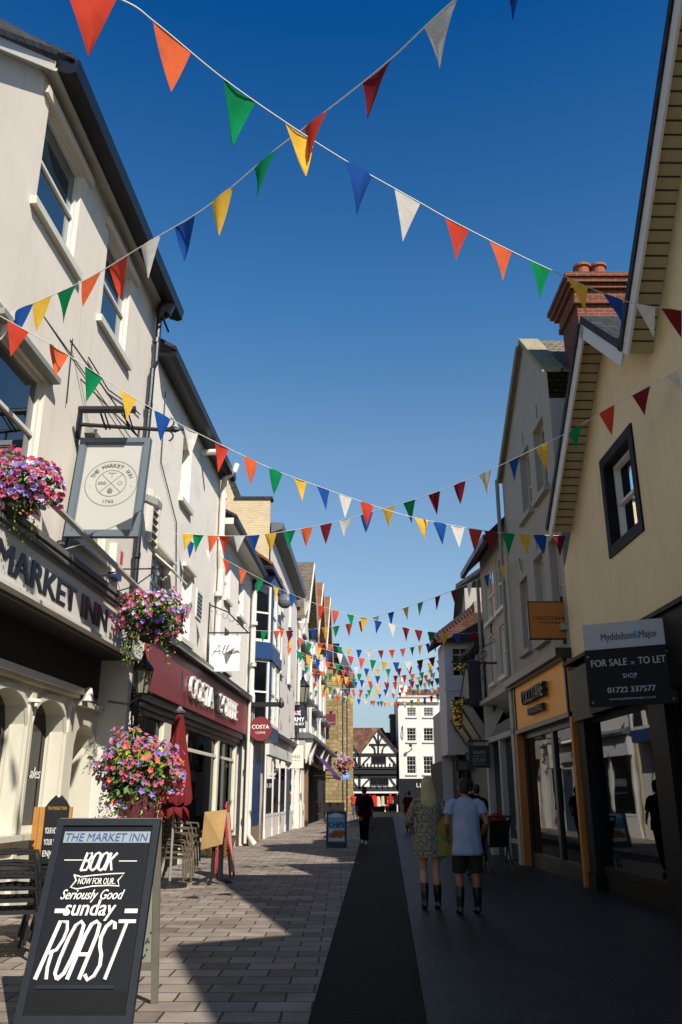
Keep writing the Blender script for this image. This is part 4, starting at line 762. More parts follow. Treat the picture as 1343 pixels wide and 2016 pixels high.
def build_endhouse():
    b = thing('white_town_house', (8, YE-.5, 0), 'sunlit four storey white house closing the view at the street end', 'building')
    Y = YE-.5; T = lambda s_, d_, z: W(s_, Y-d_, z); P = lambda u, v: PE(u, v, Y)
    xl, xr = P(786, 1500)[0], P(868, 1500)[0]; zt = P(820, 1372)[1]; zs = P(820, 1533)[1]; rows = [(1393, 1411), (1433, 1460), (1489, 1524)]; hs_ = []
    for v0, v1 in rows:
        for u0, u1 in ((801, 819), (834, 853)):
            a, c = P(u0, v1), P(u1, v0); hs_.append((a[0], c[0], a[1], c[1], .14))
    m = MB(); wall(m, T, xl, xr, zs, [(xl, zt), (xr, zt)], hs_); shell(m, T, xl, xr, 0, zt, 7); m.build('wall', mat('cream_white_stucco', '#d8cec0', .8, .04, 1), b)
    m = MB(); zc = P(820, 1383)[1]; m.box(xl-.1, xr+.1, 0, .35, zc, zc+.25, T); m.box(xl-.05, xr+.05, 0, .22, zt, zt+.12, T); m.build('cornice', M_white, b)
    for h in hs_:
        fo = sash(b, T, h[0], h[1], h[2], h[3], -.14, M_white, M_glass, nv=2, nh=3, fw=.08); MB().box(h[0]-.1, h[1]+.1, -.02, .15, h[2]-.14, h[2]-.005, T).build('sill', M_white, fo)
    m = MB(); m.box(xl, xr, -.2, .1, 0, zs-.005, T); m.build('dark_shopfront', M_black, b)
    m = MB(); m.text('LLO', T(P(832, 1546)[0], .11, P(840, 1550)[1]), (1, 0, 0), (0, 0, 1), .42, 1.3, .01); m.build('sign_lettering', M_white, b)
    m = MB(); m.prism([T(xl, -.5, zt-.3), T(xr+1, -.5, zt-.3), T(xr+1, -4, P(840, 1350)[1]), T(xl+1.2, -4, P(840, 1350)[1])], (0, .3, .1)); m.build('roof', M_oldtile, b)
    m = MB(); m.box(xl+.3, xl+1.2, -3, -2, zt, P(795, 1345)[1], T); m.lathe(T(xl+.7, -2.5, P(795, 1345)[1]), [(.25, 0), (.25, 1.0), (.3, 1.05)], 10); m.build('chimney', M_panel, b)
    m = MB(); p = P(793, 1455); m.tube([T(p[0], .1, p[1]), T(p[0], .35, p[1]+.6), T(p[0], .1, p[1]+1.4)], .05, 5); p = P(811, 1476); m.tube([T(p[0], 0, p[1]), T(p[0]-.2, .8, p[1]+.4)], .06, 6); m.ell(T(p[0]-.2, .9, p[1]+.4), .2, .2, .15); m.build('wall_lamp', M_iron, b)
    return xr
XR = build_endhouse()
def build_fill():
    m = MB(); x0, x1 = PE(742, 1430)[0], PE(787, 1430)[0]; z = PE(760, 1437)[1]; T = TE
    b = thing('dark_roofed_house', (x1, YE+5, 0), 'dark slate roofed house rising behind the timber gable', 'building')
    m.box(x0, x1, -9, -4.2, 0, z-.6, T); m.build('wall', M_dark, b); m = MB(); m.prism([T(x0-2, -4, z-1.2), T(x1, -4, z-1.2), T(x1, -6, z), T(x0-2, -6, z)], (0, 0, .15)); m.build('roof', M_slate, b)
    m = MB(); xa = PE(772, 1400)[0]; zc = PE(780, 1399)[1]; m.box(xa, x1+.1, -5.5, -4.1, z-2, zc, T); m.box(xa-.1, x1+.2, -5.6, -4.0, zc-.35, zc-.1, T); m.build('chimney', M_black, b)
    b = thing('grey_flank_house', (12, 70, 0), 'grey slated house on the right before the white end house', 'building')
    x0 = PE(868, 1450, 70)[0]; T2 = lambda s_, d_, z: W(s_, 70-d_, z); z = PE(880, 1390, 70)[1]
    m = MB(); m.box(x0+.5, x0+8, -10, 0, 0, z, T2); m.build('wall', mat('pale_flank', '#bdb8b4', .85, .06), b); a, c = PE(873, 1521, 70), PE(883, 1502, 70)
    sash(b, T2, x0+.7, x0+1.5, a[1], c[1], .02, M_white, M_glass, nv=1, nh=2)
    m = MB(); m.prism([T2(x0+.2, .3, z), T2(x0+8, .3, z), T2(x0+8, -4, z+3), T2(x0+2, -4, z+3)], (0, 0, .15)); m.build('roof', M_terra, b)
    m = MB(); p = PE(878, 1480, 66); m.lathe(W(p[0], 66, p[1]-1), [(.1, 0), (.18, .2), (.3, 1.0), (.34, 1.05), (.05, 1.6)], 6); m.tube([W(p[0]+.2, 66, p[1]-1.2), W(p[0]+1.5, 66, p[1]-1.2)], .04); m.build('wall_lantern', M_iron, b)
build_fill()
def build_church():
    b = thing('stone_church', (-1, 68, 0), 'weathered yellow stone church wall with buttresses projecting into the street', 'church')
    ms = brick('church_ashlar', '#a9946a', '#8c7853', '#6f6144', .62, .32, .02, .9, .7, var=.35, stain=.4, stain_col='#5f5a48'); Y = 68.; zt = At(650, 1297, Y).z
    xa, xb = -2.6, At(663, 1450, Y).x; dz = zt
    m = MB(); m.box(xa, xb, Y, Y+3, 0, dz)
    m.box(xa, xb+.25, Y-.5, Y, 0, 1.9); m.box(xa-.8, xb+.1, Y-.3, Y, 1.9, 5.6); m.box(xa, xb+.06, Y-.15, Y, 5.6, 9); m.build('front_wall', ms, b)
    x2 = At(690, 1450, 84).x; m = MB(); m.prism([W(xb, Y+1, 0), W(x2, 84, 0), W(x2-6, 84, 0), W(xb-6, Y+3, 0)], (0, 0, zt-.4)); m.build('side_wall', ms, b)
    for t in (.12, .42, .72, .97):
        p = W(xb, Y+1, 0).lerp(W(x2, 84, 0), t); m = MB(); m.box(p.x-.3, p.x+.28, p.y-.5, p.y+.5, 0, zt-1.5); m.prism([W(p.x-.3, p.y-.5, zt-1.5), W(p.x+.28, p.y-.5, zt-1.5), W(p.x-.3, p.y-.5, zt-.6)], (0, 1, 0)); m.build('buttress', ms, b)
    m = MB(); p0, p1 = At(652, 1296, Y), At(690, 1285, 80); m.box(xa, xb+.2, Y-.4, Y+3, zt, zt+.35); m.prism([W(xb-.3, Y+.6, zt-.4), W(xb+.35, Y+.6, zt-.4), W(x2+.45, 84, zt-.4), W(x2-.3, 84, zt-.4)], (0, 0, 1.3)); m.prism([W(xa, Y-.2, zt+.35), W(xb+.2, Y-.2, zt+.35), W(xb+.2, Y+2, zt+1.6), W(xa, Y+2, zt+1.6)], (0, 1, 0)); m.build('lead_parapet', M_black, b)
    m = MB(); 
    for t in (.27, .57): p = W(xb, Y+1, 0).lerp(W(x2, 84, 0), t); m.tube([W(p.x+.12, p.y, .2), W(p.x+.12, p.y, zt-.6)], .09, 8)
    m.build('downpipe', M_iron, b)
build_church()
def build_signpost():
    c = At(683, 1600, 62); b = thing('blue_sign_post', (c.x, 62, 0), 'slim post with pale blue information plate and flower basket by the church', 'sign')
    m = MB(); m.tube([(c.x, 62, 0), (c.x, 62, 3.4)], .05, 8); m.build('post', M_iron, b); a, d = At(674, 1535, 62), At(689, 1515, 62)
    m = MB(); m.box(a.x, d.x, 61.9, 61.95, a.z, d.z); m.build('plate', mat('sky_blue_sign', '#4f86c4', .4, .05), b)
    m = MB(); m.box(a.x+.08, d.x-.08, 61.885, 61.895, a.z+.15, a.z+.2); m.box(a.x+.08, d.x-.08, 61.885, 61.895, a.z+.26, a.z+.31); m.box((a.x+d.x)/2-.06, (a.x+d.x)/2+.06, 61.885, 61.895, a.z+.42, a.z+.65); m.build('plate_lines', M_white, b)
build_signpost()
# ================================================================== ground
def ground():
    def sheet(n, pts, z, m_): 
        mb = MB(); mb.poly([W(x, y, z) for x, y in pts]); return tag(mb.build(n, m_), kind='structure')
    sheet('ground', [(-300, -60), (300, -60), (300, 700), (-300, 700)], -.012, mat('far_ground', '#6d675f', .9, .2, .3))
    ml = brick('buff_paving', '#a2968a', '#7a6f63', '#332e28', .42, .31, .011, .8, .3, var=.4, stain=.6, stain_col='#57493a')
    mr = brick('shade_toned_paving', '#2b2927', '#181716', '#060606', .42, .31, .012, .55, .9, var=.5, stain=.5, stain_col='#141413', spec=.25)  # right paving colour darkened to carry part of the shade lying on it
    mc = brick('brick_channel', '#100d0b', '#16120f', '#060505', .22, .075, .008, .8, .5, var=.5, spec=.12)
    A = lambda y: -.46+.036*y; B = lambda y: .23+.055*y
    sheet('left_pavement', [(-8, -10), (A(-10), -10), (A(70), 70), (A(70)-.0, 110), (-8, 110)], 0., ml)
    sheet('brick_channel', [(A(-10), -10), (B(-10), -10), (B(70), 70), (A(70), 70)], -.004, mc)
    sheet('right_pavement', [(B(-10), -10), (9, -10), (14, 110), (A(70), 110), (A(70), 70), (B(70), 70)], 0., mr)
ground()
# ================================================================== bunting
FC = dict(R='#cf4a38', D='#7d2a30', O='#df6a42', G='#1a8a55', Y='#e6bb48', B='#27529c', W='#e0dcd2')
CN = dict(R='red', D='dark_red', O='orange', G='green', Y='yellow', B='blue', W='white')
M_cord = mat('cord_white', '#cfcfca', .8, .05)
def bunting(label, knots, flags, h=.39, wd=.265, seed=1):
    """knots: (u, v, depth) along the cord as measured, turned into real points; flags: (u, colour) or colour string spread evenly"""
    rnd = random.Random(seed); P = [At(u, v, Y) for u, v, Y in knots]; pts = []
    for i in range(len(P)-1):
        p0, p1, p2, p3 = P[max(i-1, 0)], P[i], P[i+1], P[min(i+2, len(P)-1)]
        for k in range(12):
            t = k/12; pts.append(.5*((2*p1)+(p2-p0)*t+(2*p0-5*p1+4*p2-p3)*t*t+(3*p1-p0-3*p2+p3)*t**3))
    pts.append(P[-1]); c = (P[0]+P[-1])/2; b = thing('bunting', pts[0], label, 'bunting', 'bunting strings across the street')
    MB().tube(pts, .006 if h > .2 else .008, 5).build('cord', M_cord, b)
    def uof(p):
        y = p.y*_c+(p.z-CAMH)*_s; return 671.5+FPX*p.x/y
    seg = [0]
    for a, d in zip(pts, pts[1:]): seg.append(seg[-1]+(d-a).length)
    def at_s(s_):
        for i in range(len(pts)-1):
            if seg[i+1] >= s_: t = (s_-seg[i])/(seg[i+1]-seg[i]); return pts[i].lerp(pts[i+1], t)
        return pts[-1]
    S = []
    if isinstance(flags, str):
        n = len(flags)
        S = [(seg[-1]*(i+.5)/n, f) for i, f in enumerate(flags)]
    else:
        us = [uof(p) for p in pts]
        for u, f in flags:
            for i in range(len(pts)-1):
                lo, hi = sorted((us[i], us[i+1]))
                if lo <= u <= hi and hi > lo: S.append((seg[i]+(seg[i+1]-seg[i])*(u-us[i])/(us[i+1]-us[i]), f)); break
    for s_, f in S:
        a, d = at_s(max(0, s_-wd/2)), at_s(min(seg[-1], s_+wd/2)); dv = (d-a).normalized(); n = dv.cross(Vector((0, 0, 1))).normalized()
        sw, cu, ln = rnd.uniform(-.5, .45), rnd.uniform(-.045, .045), h*rnd.uniform(.92, 1.06); V = []; F = []; N_ = 6; pr_ = n.cross(dv); pr_ = pr_ if pr_.z < 0 else -pr_; dn = (pr_*.5+Vector((0, 0, -.5))).normalized(); tw = rnd.uniform(-.3, .3)
        for i in range(N_+1):
            t = i/N_
            for j in range(5):
                x = (j/4-.5)*(1-t)*wd*(1+0*t)
                V.append(a.lerp(d, .5)+dv*(x+.03*sw*t)+dn*(ln*t)+n*(sw*ln*t*.4+x*tw*t*1.5+cu*math.sin(t*2.5+.4)*(1-(j/2-1)**2)))
        for i in range(N_):
            for j in range(4): F.append((i*5+j, i*5+j+1, (i+1)*5+j+1, (i+1)*5+j))
        tp = [a+(d-a)*k/2+n*.004 for k in range(3)]
        MB().add(V, F).build('pennant', cloth('pennant_'+CN[f], FC[f], .4), b, smooth=True, recalc=False)
    return b
bunting('nearest bunting cord crossing from upper left down to the ochre gable', [(60, -60, 3.6), (240, 0, 3.95), (310, 48, 4.15), (440, 155, 4.7), (570, 246, 5.3), (690, 322, 5.9), (820, 395, 6.5), (900, 440, 6.9), (1060, 520, 7.7), (1222, 590, 8.5), (1345, 612, 9.0)],
        [(178, 'R'), (340, 'O'), (472, 'G'), (590, 'Y'), (706, 'B'), (803, 'W'), (900, 'R'), (986, 'O'), (1063, 'G'), (1137, 'Y'), (1207, 'B'), (1270, 'W'), (1322, 'D')], 0.43, 0.360, 1)
bunting('bunting cord rising from the inn wall to the top right, crossing the nearest cord', [(5, 622, 9.0), (160, 555, 8.2), (295, 475, 7.4), (410, 405, 6.7), (540, 297, 5.9), (625, 232, 5.4), (760, 125, 4.7), (893, 2, 4.1), (1050, -110, 3.5)],
        [(15, 'W'), (48, 'B'), (83, 'Y'), (132, 'G'), (180, 'O'), (233, 'R'), (297, 'W'), (364, 'B'), (438, 'Y'), (523, 'G'), (622, 'R'), (742, 'D'), (868, 'W'), (1030, 'B')], 0.44, 0.350, 2)
bunting('bunting from beside the inn window down across the street to the ochre gable foot', [(0, 622, 8.2), (120, 690, 8.9), (240, 768, 9.7), (330, 822, 10.3), (440, 878, 11.2), (540, 925, 12), (640, 962, 12.8), (720, 990, 13.4), (800, 1015, 13.9), (900, 1036, 14.4), (1000, 1050, 14.8), (1115, 1055, 15.2)],
        [(36, 'R'), (116, 'O'), (185, 'G'), (252, 'Y'), (320, 'B'), (376, 'W'), (437, 'R'), (493, 'O'), (543, 'G'), (591, 'Y'), (636, 'B'), (680, 'W'), (722, 'R'), (830, 'Y'), (866, 'B'), (901, 'W'), (936, 'R'), (967, 'D'), (1001, 'G'), (1033, 'Y'), (1063, 'B'), (1101, 'D')], 0.40, 0.290, 3)
bunting('bunting from the ochre wall at right dipping towards the louvred vent', [(1350, 722, 9.6), (1260, 770, 10), (1195, 805, 10.5), (1130, 845, 11), (1060, 880, 11.7), (955, 930, 12.8), (850, 972, 13.8), (760, 1000, 14.5), (640, 1032, 15.3), (520, 1052, 16), (430, 1055, 16.5), (360, 1050, 16.8)],
        [(1338, 'W'), (1262, 'D'), (1195, 'R'), (1133, 'G'), (1068, 'Y'), (1013, 'B'), (955, 'W'), (905, 'D'), (855, 'D'), (806, 'G'), (765, 'Y'), (722, 'B'), (680, 'W'), (642, 'D'), (604, 'O'), (570, 'G'), (533, 'Y'), (500, 'B'), (472, 'W'), (442, 'R'), (420, 'O'), (390, 'G'), (369, 'Y')], 0.39, 0.280, 4)
bunting('bunting above the scrolled white sign, dipping then reaching the buff house', [(345, 1050, 17.5), (440, 1100, 19), (510, 1138, 20), (575, 1170, 21.2), (660, 1202, 22.6), (745, 1222, 23.5), (820, 1240, 24.2), (900, 1248, 24.6), (985, 1240, 24.8)],
        [(375, 'B'), (412, 'W'), (445, 'R'), (478, 'O'), (513, 'G'), (543, 'Y'), (575, 'B'), (605, 'W'), (633, 'R'), (661, 'O'), (690, 'G'), (717, 'Y'), (745, 'B'), (772, 'W'), (799, 'D'), (824, 'D'), (849, 'G'), (875, 'Y'), (899, 'B'), (932, 'D'), (965, 'R')], 0.39, 0.270, 5)
bunting('bunting climbing from the scrolled white sign to the stone gable at right', [(1080, 1060, 18), (1027, 1095, 19), (957, 1132, 20.5), (893, 1162, 22), (828, 1186, 23.4), (768, 1206, 24.5), (687, 1228, 25.6), (600, 1240, 26.6), (520, 1242, 27.3), (462, 1238, 27.8)],
        [(1062, 'R'), (1027, 'G'), (992, 'Y'), (958, 'B'), (925, 'W'), (893, 'D'), (862, 'D'), (828, 'G'), (799, 'Y'), (770, 'B'), (740, 'W'), (713, 'D'), (687, 'R'), (662, 'G'), (640, 'Y'), (615, 'B'), (570, 'D'), (545, 'O'), (520, 'G'), (480, 'Y')], 0.39, 0.270, 6)
far = [('far bunting rising to the jettied house eave from the tall white house', [(560, 1255, 34), (640, 1268, 35), (720, 1280, 36), (800, 1276, 36), (878, 1258, 34)], 'YBWROGYBWDROGYBWD'), ('far bunting slung lower in front of the first gabled house', [(585, 1285, 41), (660, 1316, 42), (740, 1330, 43), (820, 1326, 42), (890, 1304, 41)], 'GYBWDROGYBWDROGYBW'),
       ('far bunting just above the blue scroll bracket level, slack in the middle', [(545, 1230, 30), (630, 1275, 31.5), (720, 1297, 32.5), (800, 1303, 33), (880, 1285, 33), (965, 1238, 32)], 'RBOGYBWROGYBWDDYGDYG'),
       ('far bunting sagging from the farthest gable foot to the jettied house', [(560, 1270, 38), (640, 1302, 39), (720, 1316, 40), (800, 1314, 40), (880, 1296, 39), (925, 1275, 38)], 'OGYBOGDWBYGDDBYDBYB'),
       ('far bunting hanging level with the stone church parapet', [(565, 1300, 44), (650, 1326, 45), (740, 1342, 46), (820, 1340, 46), (900, 1330, 45)], 'YBGROGYYGBRWDRWDBYGDD'),
       ('lower far bunting in front of the church stone and white end house', [(568, 1325, 50), (640, 1350, 51), (720, 1358, 52), (800, 1352, 52), (900, 1328, 50)], 'GOGRYGWBORGYBWROGYBDRD'),
       ('far bunting slung between the second and third levels of the stone church', [(600, 1342, 62), (680, 1362, 63), (760, 1366, 64), (870, 1352, 62)], 'ROGYBWDROGYBWRDOGYBWR'), ('far bunting just over the white end house parapet', [(590, 1318, 47), (660, 1333, 48), (760, 1347, 49), (905, 1310, 47)], 'BWDGYORBWGYDOGBYRWOGB'), ('far bunting crossing the lower corner of the church roof', [(610, 1356, 66), (690, 1373, 67), (790, 1385, 68), (868, 1372, 67)], 'YGRBOWDGYRBOWDGYRBOW'),
       ('lowest far bunting crossing the tops of the end house windows', [(575, 1340, 56), (640, 1365, 57), (720, 1378, 58), (800, 1380, 58), (880, 1362, 56)], 'RYBGOWRGYBWOGYRWGYBDGD')]
for i, (lb, kn, fl) in enumerate(far): bunting(lb, kn, fl, .42, .28, 20+i)
# ================================================================== flowers
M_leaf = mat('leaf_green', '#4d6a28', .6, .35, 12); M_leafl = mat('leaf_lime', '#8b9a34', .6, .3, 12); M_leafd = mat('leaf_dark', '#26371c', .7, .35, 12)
PET = dict(pink='#ec8fae', purple='#a08acb', lilac='#cbbfe2', coral='#ee8468', red='#da6a86')
def flowers(name, c, rx, ry, rz, label, n_leaf, n_fl, mixf, trail=0, seed=1, basket=True, cat='flower basket', droop=.55, fs=.046):
    r = random.Random(seed); c = Vector(c); b = thing(name, c-Vector((0, 0, rz)), label, cat, 'flower displays by the inn')
    if basket:
        m = MB(); m.lathe(c-Vector((0, 0, rz*.55)), [(rx*.15, -rz*.45), (rx*.5, -rz*.25), (rx*.62, .12)], 14); m.build('basket', mat('coir_liner', '#2d2418', .95, .3, 12), b)
    lm = {0: MB(), 1: MB(), 2: MB()}
    def pt(out):
        while 1:
            d = Vector((r.gauss(0, 1), r.gauss(0, 1), r.gauss(.15, .8))).normalized()
            k = out*(1+.14*math.sin(5*d.x+seed)+.1*math.sin(7*d.z+4*d.y+seed)+.06*math.sin(13*d.x+9*d.z)); return c+Vector((d.x*rx*k, d.y*ry*k, d.z*rz*k)), d
    def leaf(mb, p, d, s_):
        a = d.cross(Vector((r.gauss(0, 1), r.gauss(0, 1), r.gauss(0, 1)))).normalized(); t = (d*r.uniform(-.2, .9)+a.cross(d)*r.uniform(-1, 1)+Vector((0, 0, -.25))).normalized(); q = t.cross(a).normalized()
        mb.add([p, p+t*s_*.5+a*s_*.3+q*s_*.08, p+t*s_, p+t*s_*.5-a*s_*.3+q*s_*.08], [(0, 1, 2), (0, 2, 3)])
    for i in range(n_leaf):
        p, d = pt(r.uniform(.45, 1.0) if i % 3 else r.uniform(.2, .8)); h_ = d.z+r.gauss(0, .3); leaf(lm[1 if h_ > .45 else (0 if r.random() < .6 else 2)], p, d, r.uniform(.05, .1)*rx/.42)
    for i in range(trail):
        t0 = r.uniform(0, 6.28); x = c+Vector((math.cos(t0)*rx*.75, math.sin(t0)*ry*.75, -rz*.5)); ln = r.uniform(.3, 1.0)*rz*1.6; n_ = int(ln/.022)
        for k in range(n_):
            q = x+Vector((r.gauss(0, .018)+.05*math.sin(k*.2+i), r.gauss(0, .018), -ln*k/n_)); leaf(lm[r.choice((0, 1, 2))], q, Vector((r.gauss(0, 1), r.gauss(0, 1), -.3)).normalized(), r.uniform(.03, .055))
    for k, nm in ((0, M_leaf), (1, M_leafl), (2, M_leafd)):
        if lm[k].f: tag(lm[k].build('foliage', nm, b, recalc=False), kind='stuff')
    fm = {k: MB() for k in PET}
    cl = [(pt(.95)[1], k) for k in mixf for _ in range(4)]
    for i in range(n_fl):
        d0, k = r.choice(cl)
        p, d = pt(r.uniform(.93, 1.12))
        d = (d*.75+d0*r.uniform(.3, 1.3)).normalized(); k_ = 1+.14*math.sin(5*d.x+seed)+.1*math.sin(7*d.z+4*d.y+seed)+.06*math.sin(13*d.x+9*d.z); p = c+Vector((d.x*rx, d.y*ry, d.z*rz))*r.uniform(.95, 1.14)*k_
        if d.z < -.5 and r.random() < .6: continue
        if r.random() < .2: k = r.choice(list(mixf))
        f = (d+Vector((0, -.35, .15))+Vector((r.gauss(0, .3), r.gauss(0, .3), r.gauss(0, .3)))).normalized(); a = f.orthogonal().normalized(); e = f.cross(a); s_ = fs*r.uniform(.75, 1.2)
        V = [p-f*s_*.5]; 
        for q in range(10):
            th = q*math.pi/5+r.uniform(-.08, .08); rr = s_*(1.05 if q % 2 else .72); V.append(p+(a*math.cos(th)+e*math.sin(th))*rr+f*s_*(.14 if q % 2 else .3))
        fm[k].add(V, [(0, 1+q, 1+(q+1) % 10) for q in range(10)])
    for k in mixf:
        if fm[k].f: tag(fm[k].build(k+'_blossoms', cloth('petal_'+k, PET[k], .22, pscale=40), b, recalc=False), kind='stuff')
    return b
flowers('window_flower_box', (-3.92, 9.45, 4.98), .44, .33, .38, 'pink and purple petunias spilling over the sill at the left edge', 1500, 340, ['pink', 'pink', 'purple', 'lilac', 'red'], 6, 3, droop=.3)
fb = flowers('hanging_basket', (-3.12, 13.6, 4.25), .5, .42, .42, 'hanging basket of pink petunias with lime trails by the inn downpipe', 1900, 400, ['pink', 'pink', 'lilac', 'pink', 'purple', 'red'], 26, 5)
m = MB(); m.tube([L(13.9, .0, 5.15), L(13.9, .75, 5.15)], .014, 5); m.tube([L(13.9, .02, 4.75), L(13.9, .35, 4.85), L(13.9, .7, 5.12)], .012, 5)
m.tube([L(13.9, .75+.07*math.sin(a), 5.08+.07*math.cos(a)) for a in [k*.5 for k in range(10)]], .01, 5); m.tube([L(13.9, .75, 5.0), L(13.9, .75, 4.4)], .006, 4); m.build('bracket', M_iron, fb)
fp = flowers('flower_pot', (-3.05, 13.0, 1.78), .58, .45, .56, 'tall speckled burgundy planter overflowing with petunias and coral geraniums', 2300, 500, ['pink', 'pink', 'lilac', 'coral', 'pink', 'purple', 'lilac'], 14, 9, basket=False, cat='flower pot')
m = MB(); m.lathe((-2.95, 13.0, 0), [(.22, 0), (.24, .05), (.23, .9), (.27, 1.2), (.3, 1.5), (.27, 1.5)], 18); m.build('pot', mat('burgundy_speckle', '#5e2c33', .35, .75, 22), fp)
hb = flowers('post_basket', (At(676, 1505, 62).x, 62, At(676, 1505, 62).z), 0.62, .45, .6, 'far flower basket on the blue plate sign post', 500, 120, ['pink', 'coral', 'lilac'], 0, 15, fs=.09)
# climbing plant on the inn end post
r = random.Random(4); m = MB(); lv = MB(); s0 = L(15.35, .1, 0)
for k in range(4): m.tube([L(15.28+.06*math.sin(z*2.3+k*1.7), .1+.05*math.cos(z*1.9+k), z) for z in [i*.35 for i in range(12)]], .018, 5)
for k in range(700):
    z = r.uniform(.2, 4.4); p = L(15.3+r.gauss(0, .1), .12+r.gauss(0, .08), z); d = Vector((r.gauss(0, 1), r.gauss(0, 1), r.gauss(0, 1))).normalized(); a = d.orthogonal().normalized(); s_ = r.uniform(.03, .07)
    lv.add([p, p+d*s_*.5+a*s_*.35, p+d*s_, p+d*s_*.5-a*s_*.35], [(0, 1, 2), (0, 2, 3)])
b = thing('climbing_plant', s0, 'dark straggly climber on the post between inn and red shop', 'plant'); m.build('stems', mat('bark_brown', '#3c3126', .9, .2), b); tag(lv.build('foliage', M_leafd, b, recalc=False), kind='stuff')
# ================================================================== hanging signs
def rot_sign(c, ang):
    """local frame: u along board, n facing the viewer, z up"""
    u = Vector((math.cos(ang), math.sin(ang), 0)); n = Vector((u.y, -u.x, 0)); c = Vector(c)
    return (lambda a, d_, z: c+u*a+n*d_+Vector((0, 0, z))), u, n
def inn_sign():
    Y = 11.6; c = (At(222, 950, Y)); b = thing('pub_sign', c, 'large grey framed hanging pub sign with round emblem', 'sign')
    TA = math.radians(9.5); tl, tr, br_, bl = At(163, 862, Y), At(300, 867, Y), At(272, 1061, Y-.26), At(127, 1056, Y-.26)
    xl, xr = (tl.x+bl.x)/2-.0, (tr.x+br_.x)/2; zt, zb = (tl.z+tr.z)/2, (bl.z+br_.z)/2; zb = zt-(zt-zb)/math.cos(TA)
    def T(a, d_, z):   # the board swings a little: its foot leans towards the viewer
        k = max(0, zt-z); return W(a, Y-d_*math.cos(TA)-k*math.sin(TA), (z if z > zt else zt-k*math.cos(TA)))
    mg = mat('sign_frame_grey', '#535e65', .45, .06, 3)
    m = MB(); w_ = .085
    for q in ((xl, xl+w_, zb, zt), (xr-w_, xr, zb, zt), (xl+w_, xr-w_, zb, zb+w_), (xl+w_, xr-w_, zt-w_, zt)): m.box(q[0], q[1], -.06, .06, q[2], q[3], T)
    for q in ((xl+w_, xl+w_+.025, zb+w_, zt-w_), (xr-w_-.025, xr-w_, zb+w_, zt-w_), (xl+w_, xr-w_, zb+w_, zb+w_+.025), (xl+w_, xr-w_, zt-w_-.025, zt-w_)): m.box(q[0], q[1], -.04, .042, q[2], q[3], T)
    m.build('frame', mg, b); m = MB(); m.box(xl+w_, xr-w_, -.02, .02, zb+w_, zt-w_, T); m.build('board', mat('sign_board', '#a3a29a', .55, .03), b)
    cx, cz = (xl+xr)/2+.02, (zt+zb)/2+.05; ml = mat('sign_line', '#6c6d67', .6, .05); m = MB()
    def ring(r0, t): 
        n = 48
        for k in range(n):
            a0, a1 = 2*math.pi*k/n, 2*math.pi*(k+1)/n; m.add([T(cx+q*math.cos(a), .023, cz+q*math.sin(a)) for a, q in ((a0, r0), (a1, r0), (a1, r0-t), (a0, r0-t))], [(0, 1, 2, 3)])
    ring(.385, .012); ring(.225, .012)
    for a in (math.pi/4, -math.pi/4): m.bar(T(cx-.21*math.cos(a), .022, cz-.21*math.sin(a)), T(cx+.21*math.cos(a), .022, cz+.21*math.sin(a)), .004, .009, up=(0, 0, 1))
    for dx in (-.13,): 
        for dz in (-.02, .0, .02): m.bar(T(cx+dx-.06, .022, cz+dz), T(cx+dx+.06, .022, cz+dz), .004, .008)
    m.bar(T(cx-.06, .022, cz+.17), T(cx+.06, .022, cz+.17), .004, .012); m.bar(T(cx, .022, cz+.09), T(cx, .022, cz+.17), .004, .01, up=(1, 0, 0))
    for k in range(8): a = k*math.pi/4; m.ell(T(cx+.13+.03*math.cos(a), .022, cz+.03*math.sin(a)), .009, .003, .009, 6, 4)
    m.lathe(T(cx, .02, cz-.17), [(.035, 0), (.04, .05), (.01, .09)], 8, sy=.1)
    txt = 'THE MARKET INN'; A0, A1 = math.radians(162), math.radians(18)
    for k, ch in enumerate(txt):
        if ch == ' ': continue
        a = A0+(A1-A0)*(k+.5)/len(txt); rad = .27; m.text(ch, T(cx+rad*math.cos(a), .024, cz+rad*math.sin(a)), (math.sin(a), 0, -math.cos(a)), (math.cos(a), 0, math.sin(a)), .062, None, .002, .006)
    m.text('1762', T(cx, .024, cz-.325), (1, 0, 0), (0, 0, 1), .045, .15, .002)
    for sx in (-.3, .3): m.ell(T(cx+sx, .022, cz-.05), .009, .003, .009, 6, 4)
    m.build('emblem', ml, b)
    # bracket, lamp bar, wall plate
    zb2 = zt+.16; p0 = L(11.55, .02, zb2+.06); m = MB(); m.tube([p0, T(xr+.05, 0, zb2), T(xr+.28, 0, zb2-.01)], .03, 8)
    m.lathe(p0, [(.0, -.24), (.08, -.22), (.1, 0), (.08, .22), (0, .24)], 10, sx=.35); 
    e = T(xr+.2, 0, zb2)
    for sg in (1, -1): m.tube([e+Vector((.02+.1*math.sin(a)*1.0, 0, sg*(.02+.09*(1-math.cos(a))))) for a in [k*.45 for k in range(7)]], .014, 5)
    m.tube([e, e+Vector((.15, 0, 0)), e+Vector((.22, 0, 0)), e+Vector((.42, 0, -.01))], [.02, .05, .02, .004], 8)
    for x in (xl+.2, xr-.2): m.tube([T(x, 0, zb2), T(x, 0, zt)], .018, 6)
    m.tube([L(11.6, .0, zb-.2), T(xl+.04, 0, zb+.02)], .016, 5); m.ell(T(xl-.05, 0, zb-.12), .09, .07, .07); m.tube([L(11.55, .0, zb2-.2), L(11.6, .25, zb2-.75), L(11.6, .1, zb2-1.1)], .014, 5)
    m.build('bracket', M_iron, b)
    m = MB(); za = zb2+.13; m.tube([T(xl+.05, .42, za), T(xr-.17, .42, za)], .055, 10)
    for x in (xl+.35, xr-.35): m.tube([T(x, .0, zb2), T(x, .42, za)], .016, 5); m.tube([T(x+.06, .0, zb2), T(x+.06, .42, za)], .012, 5)
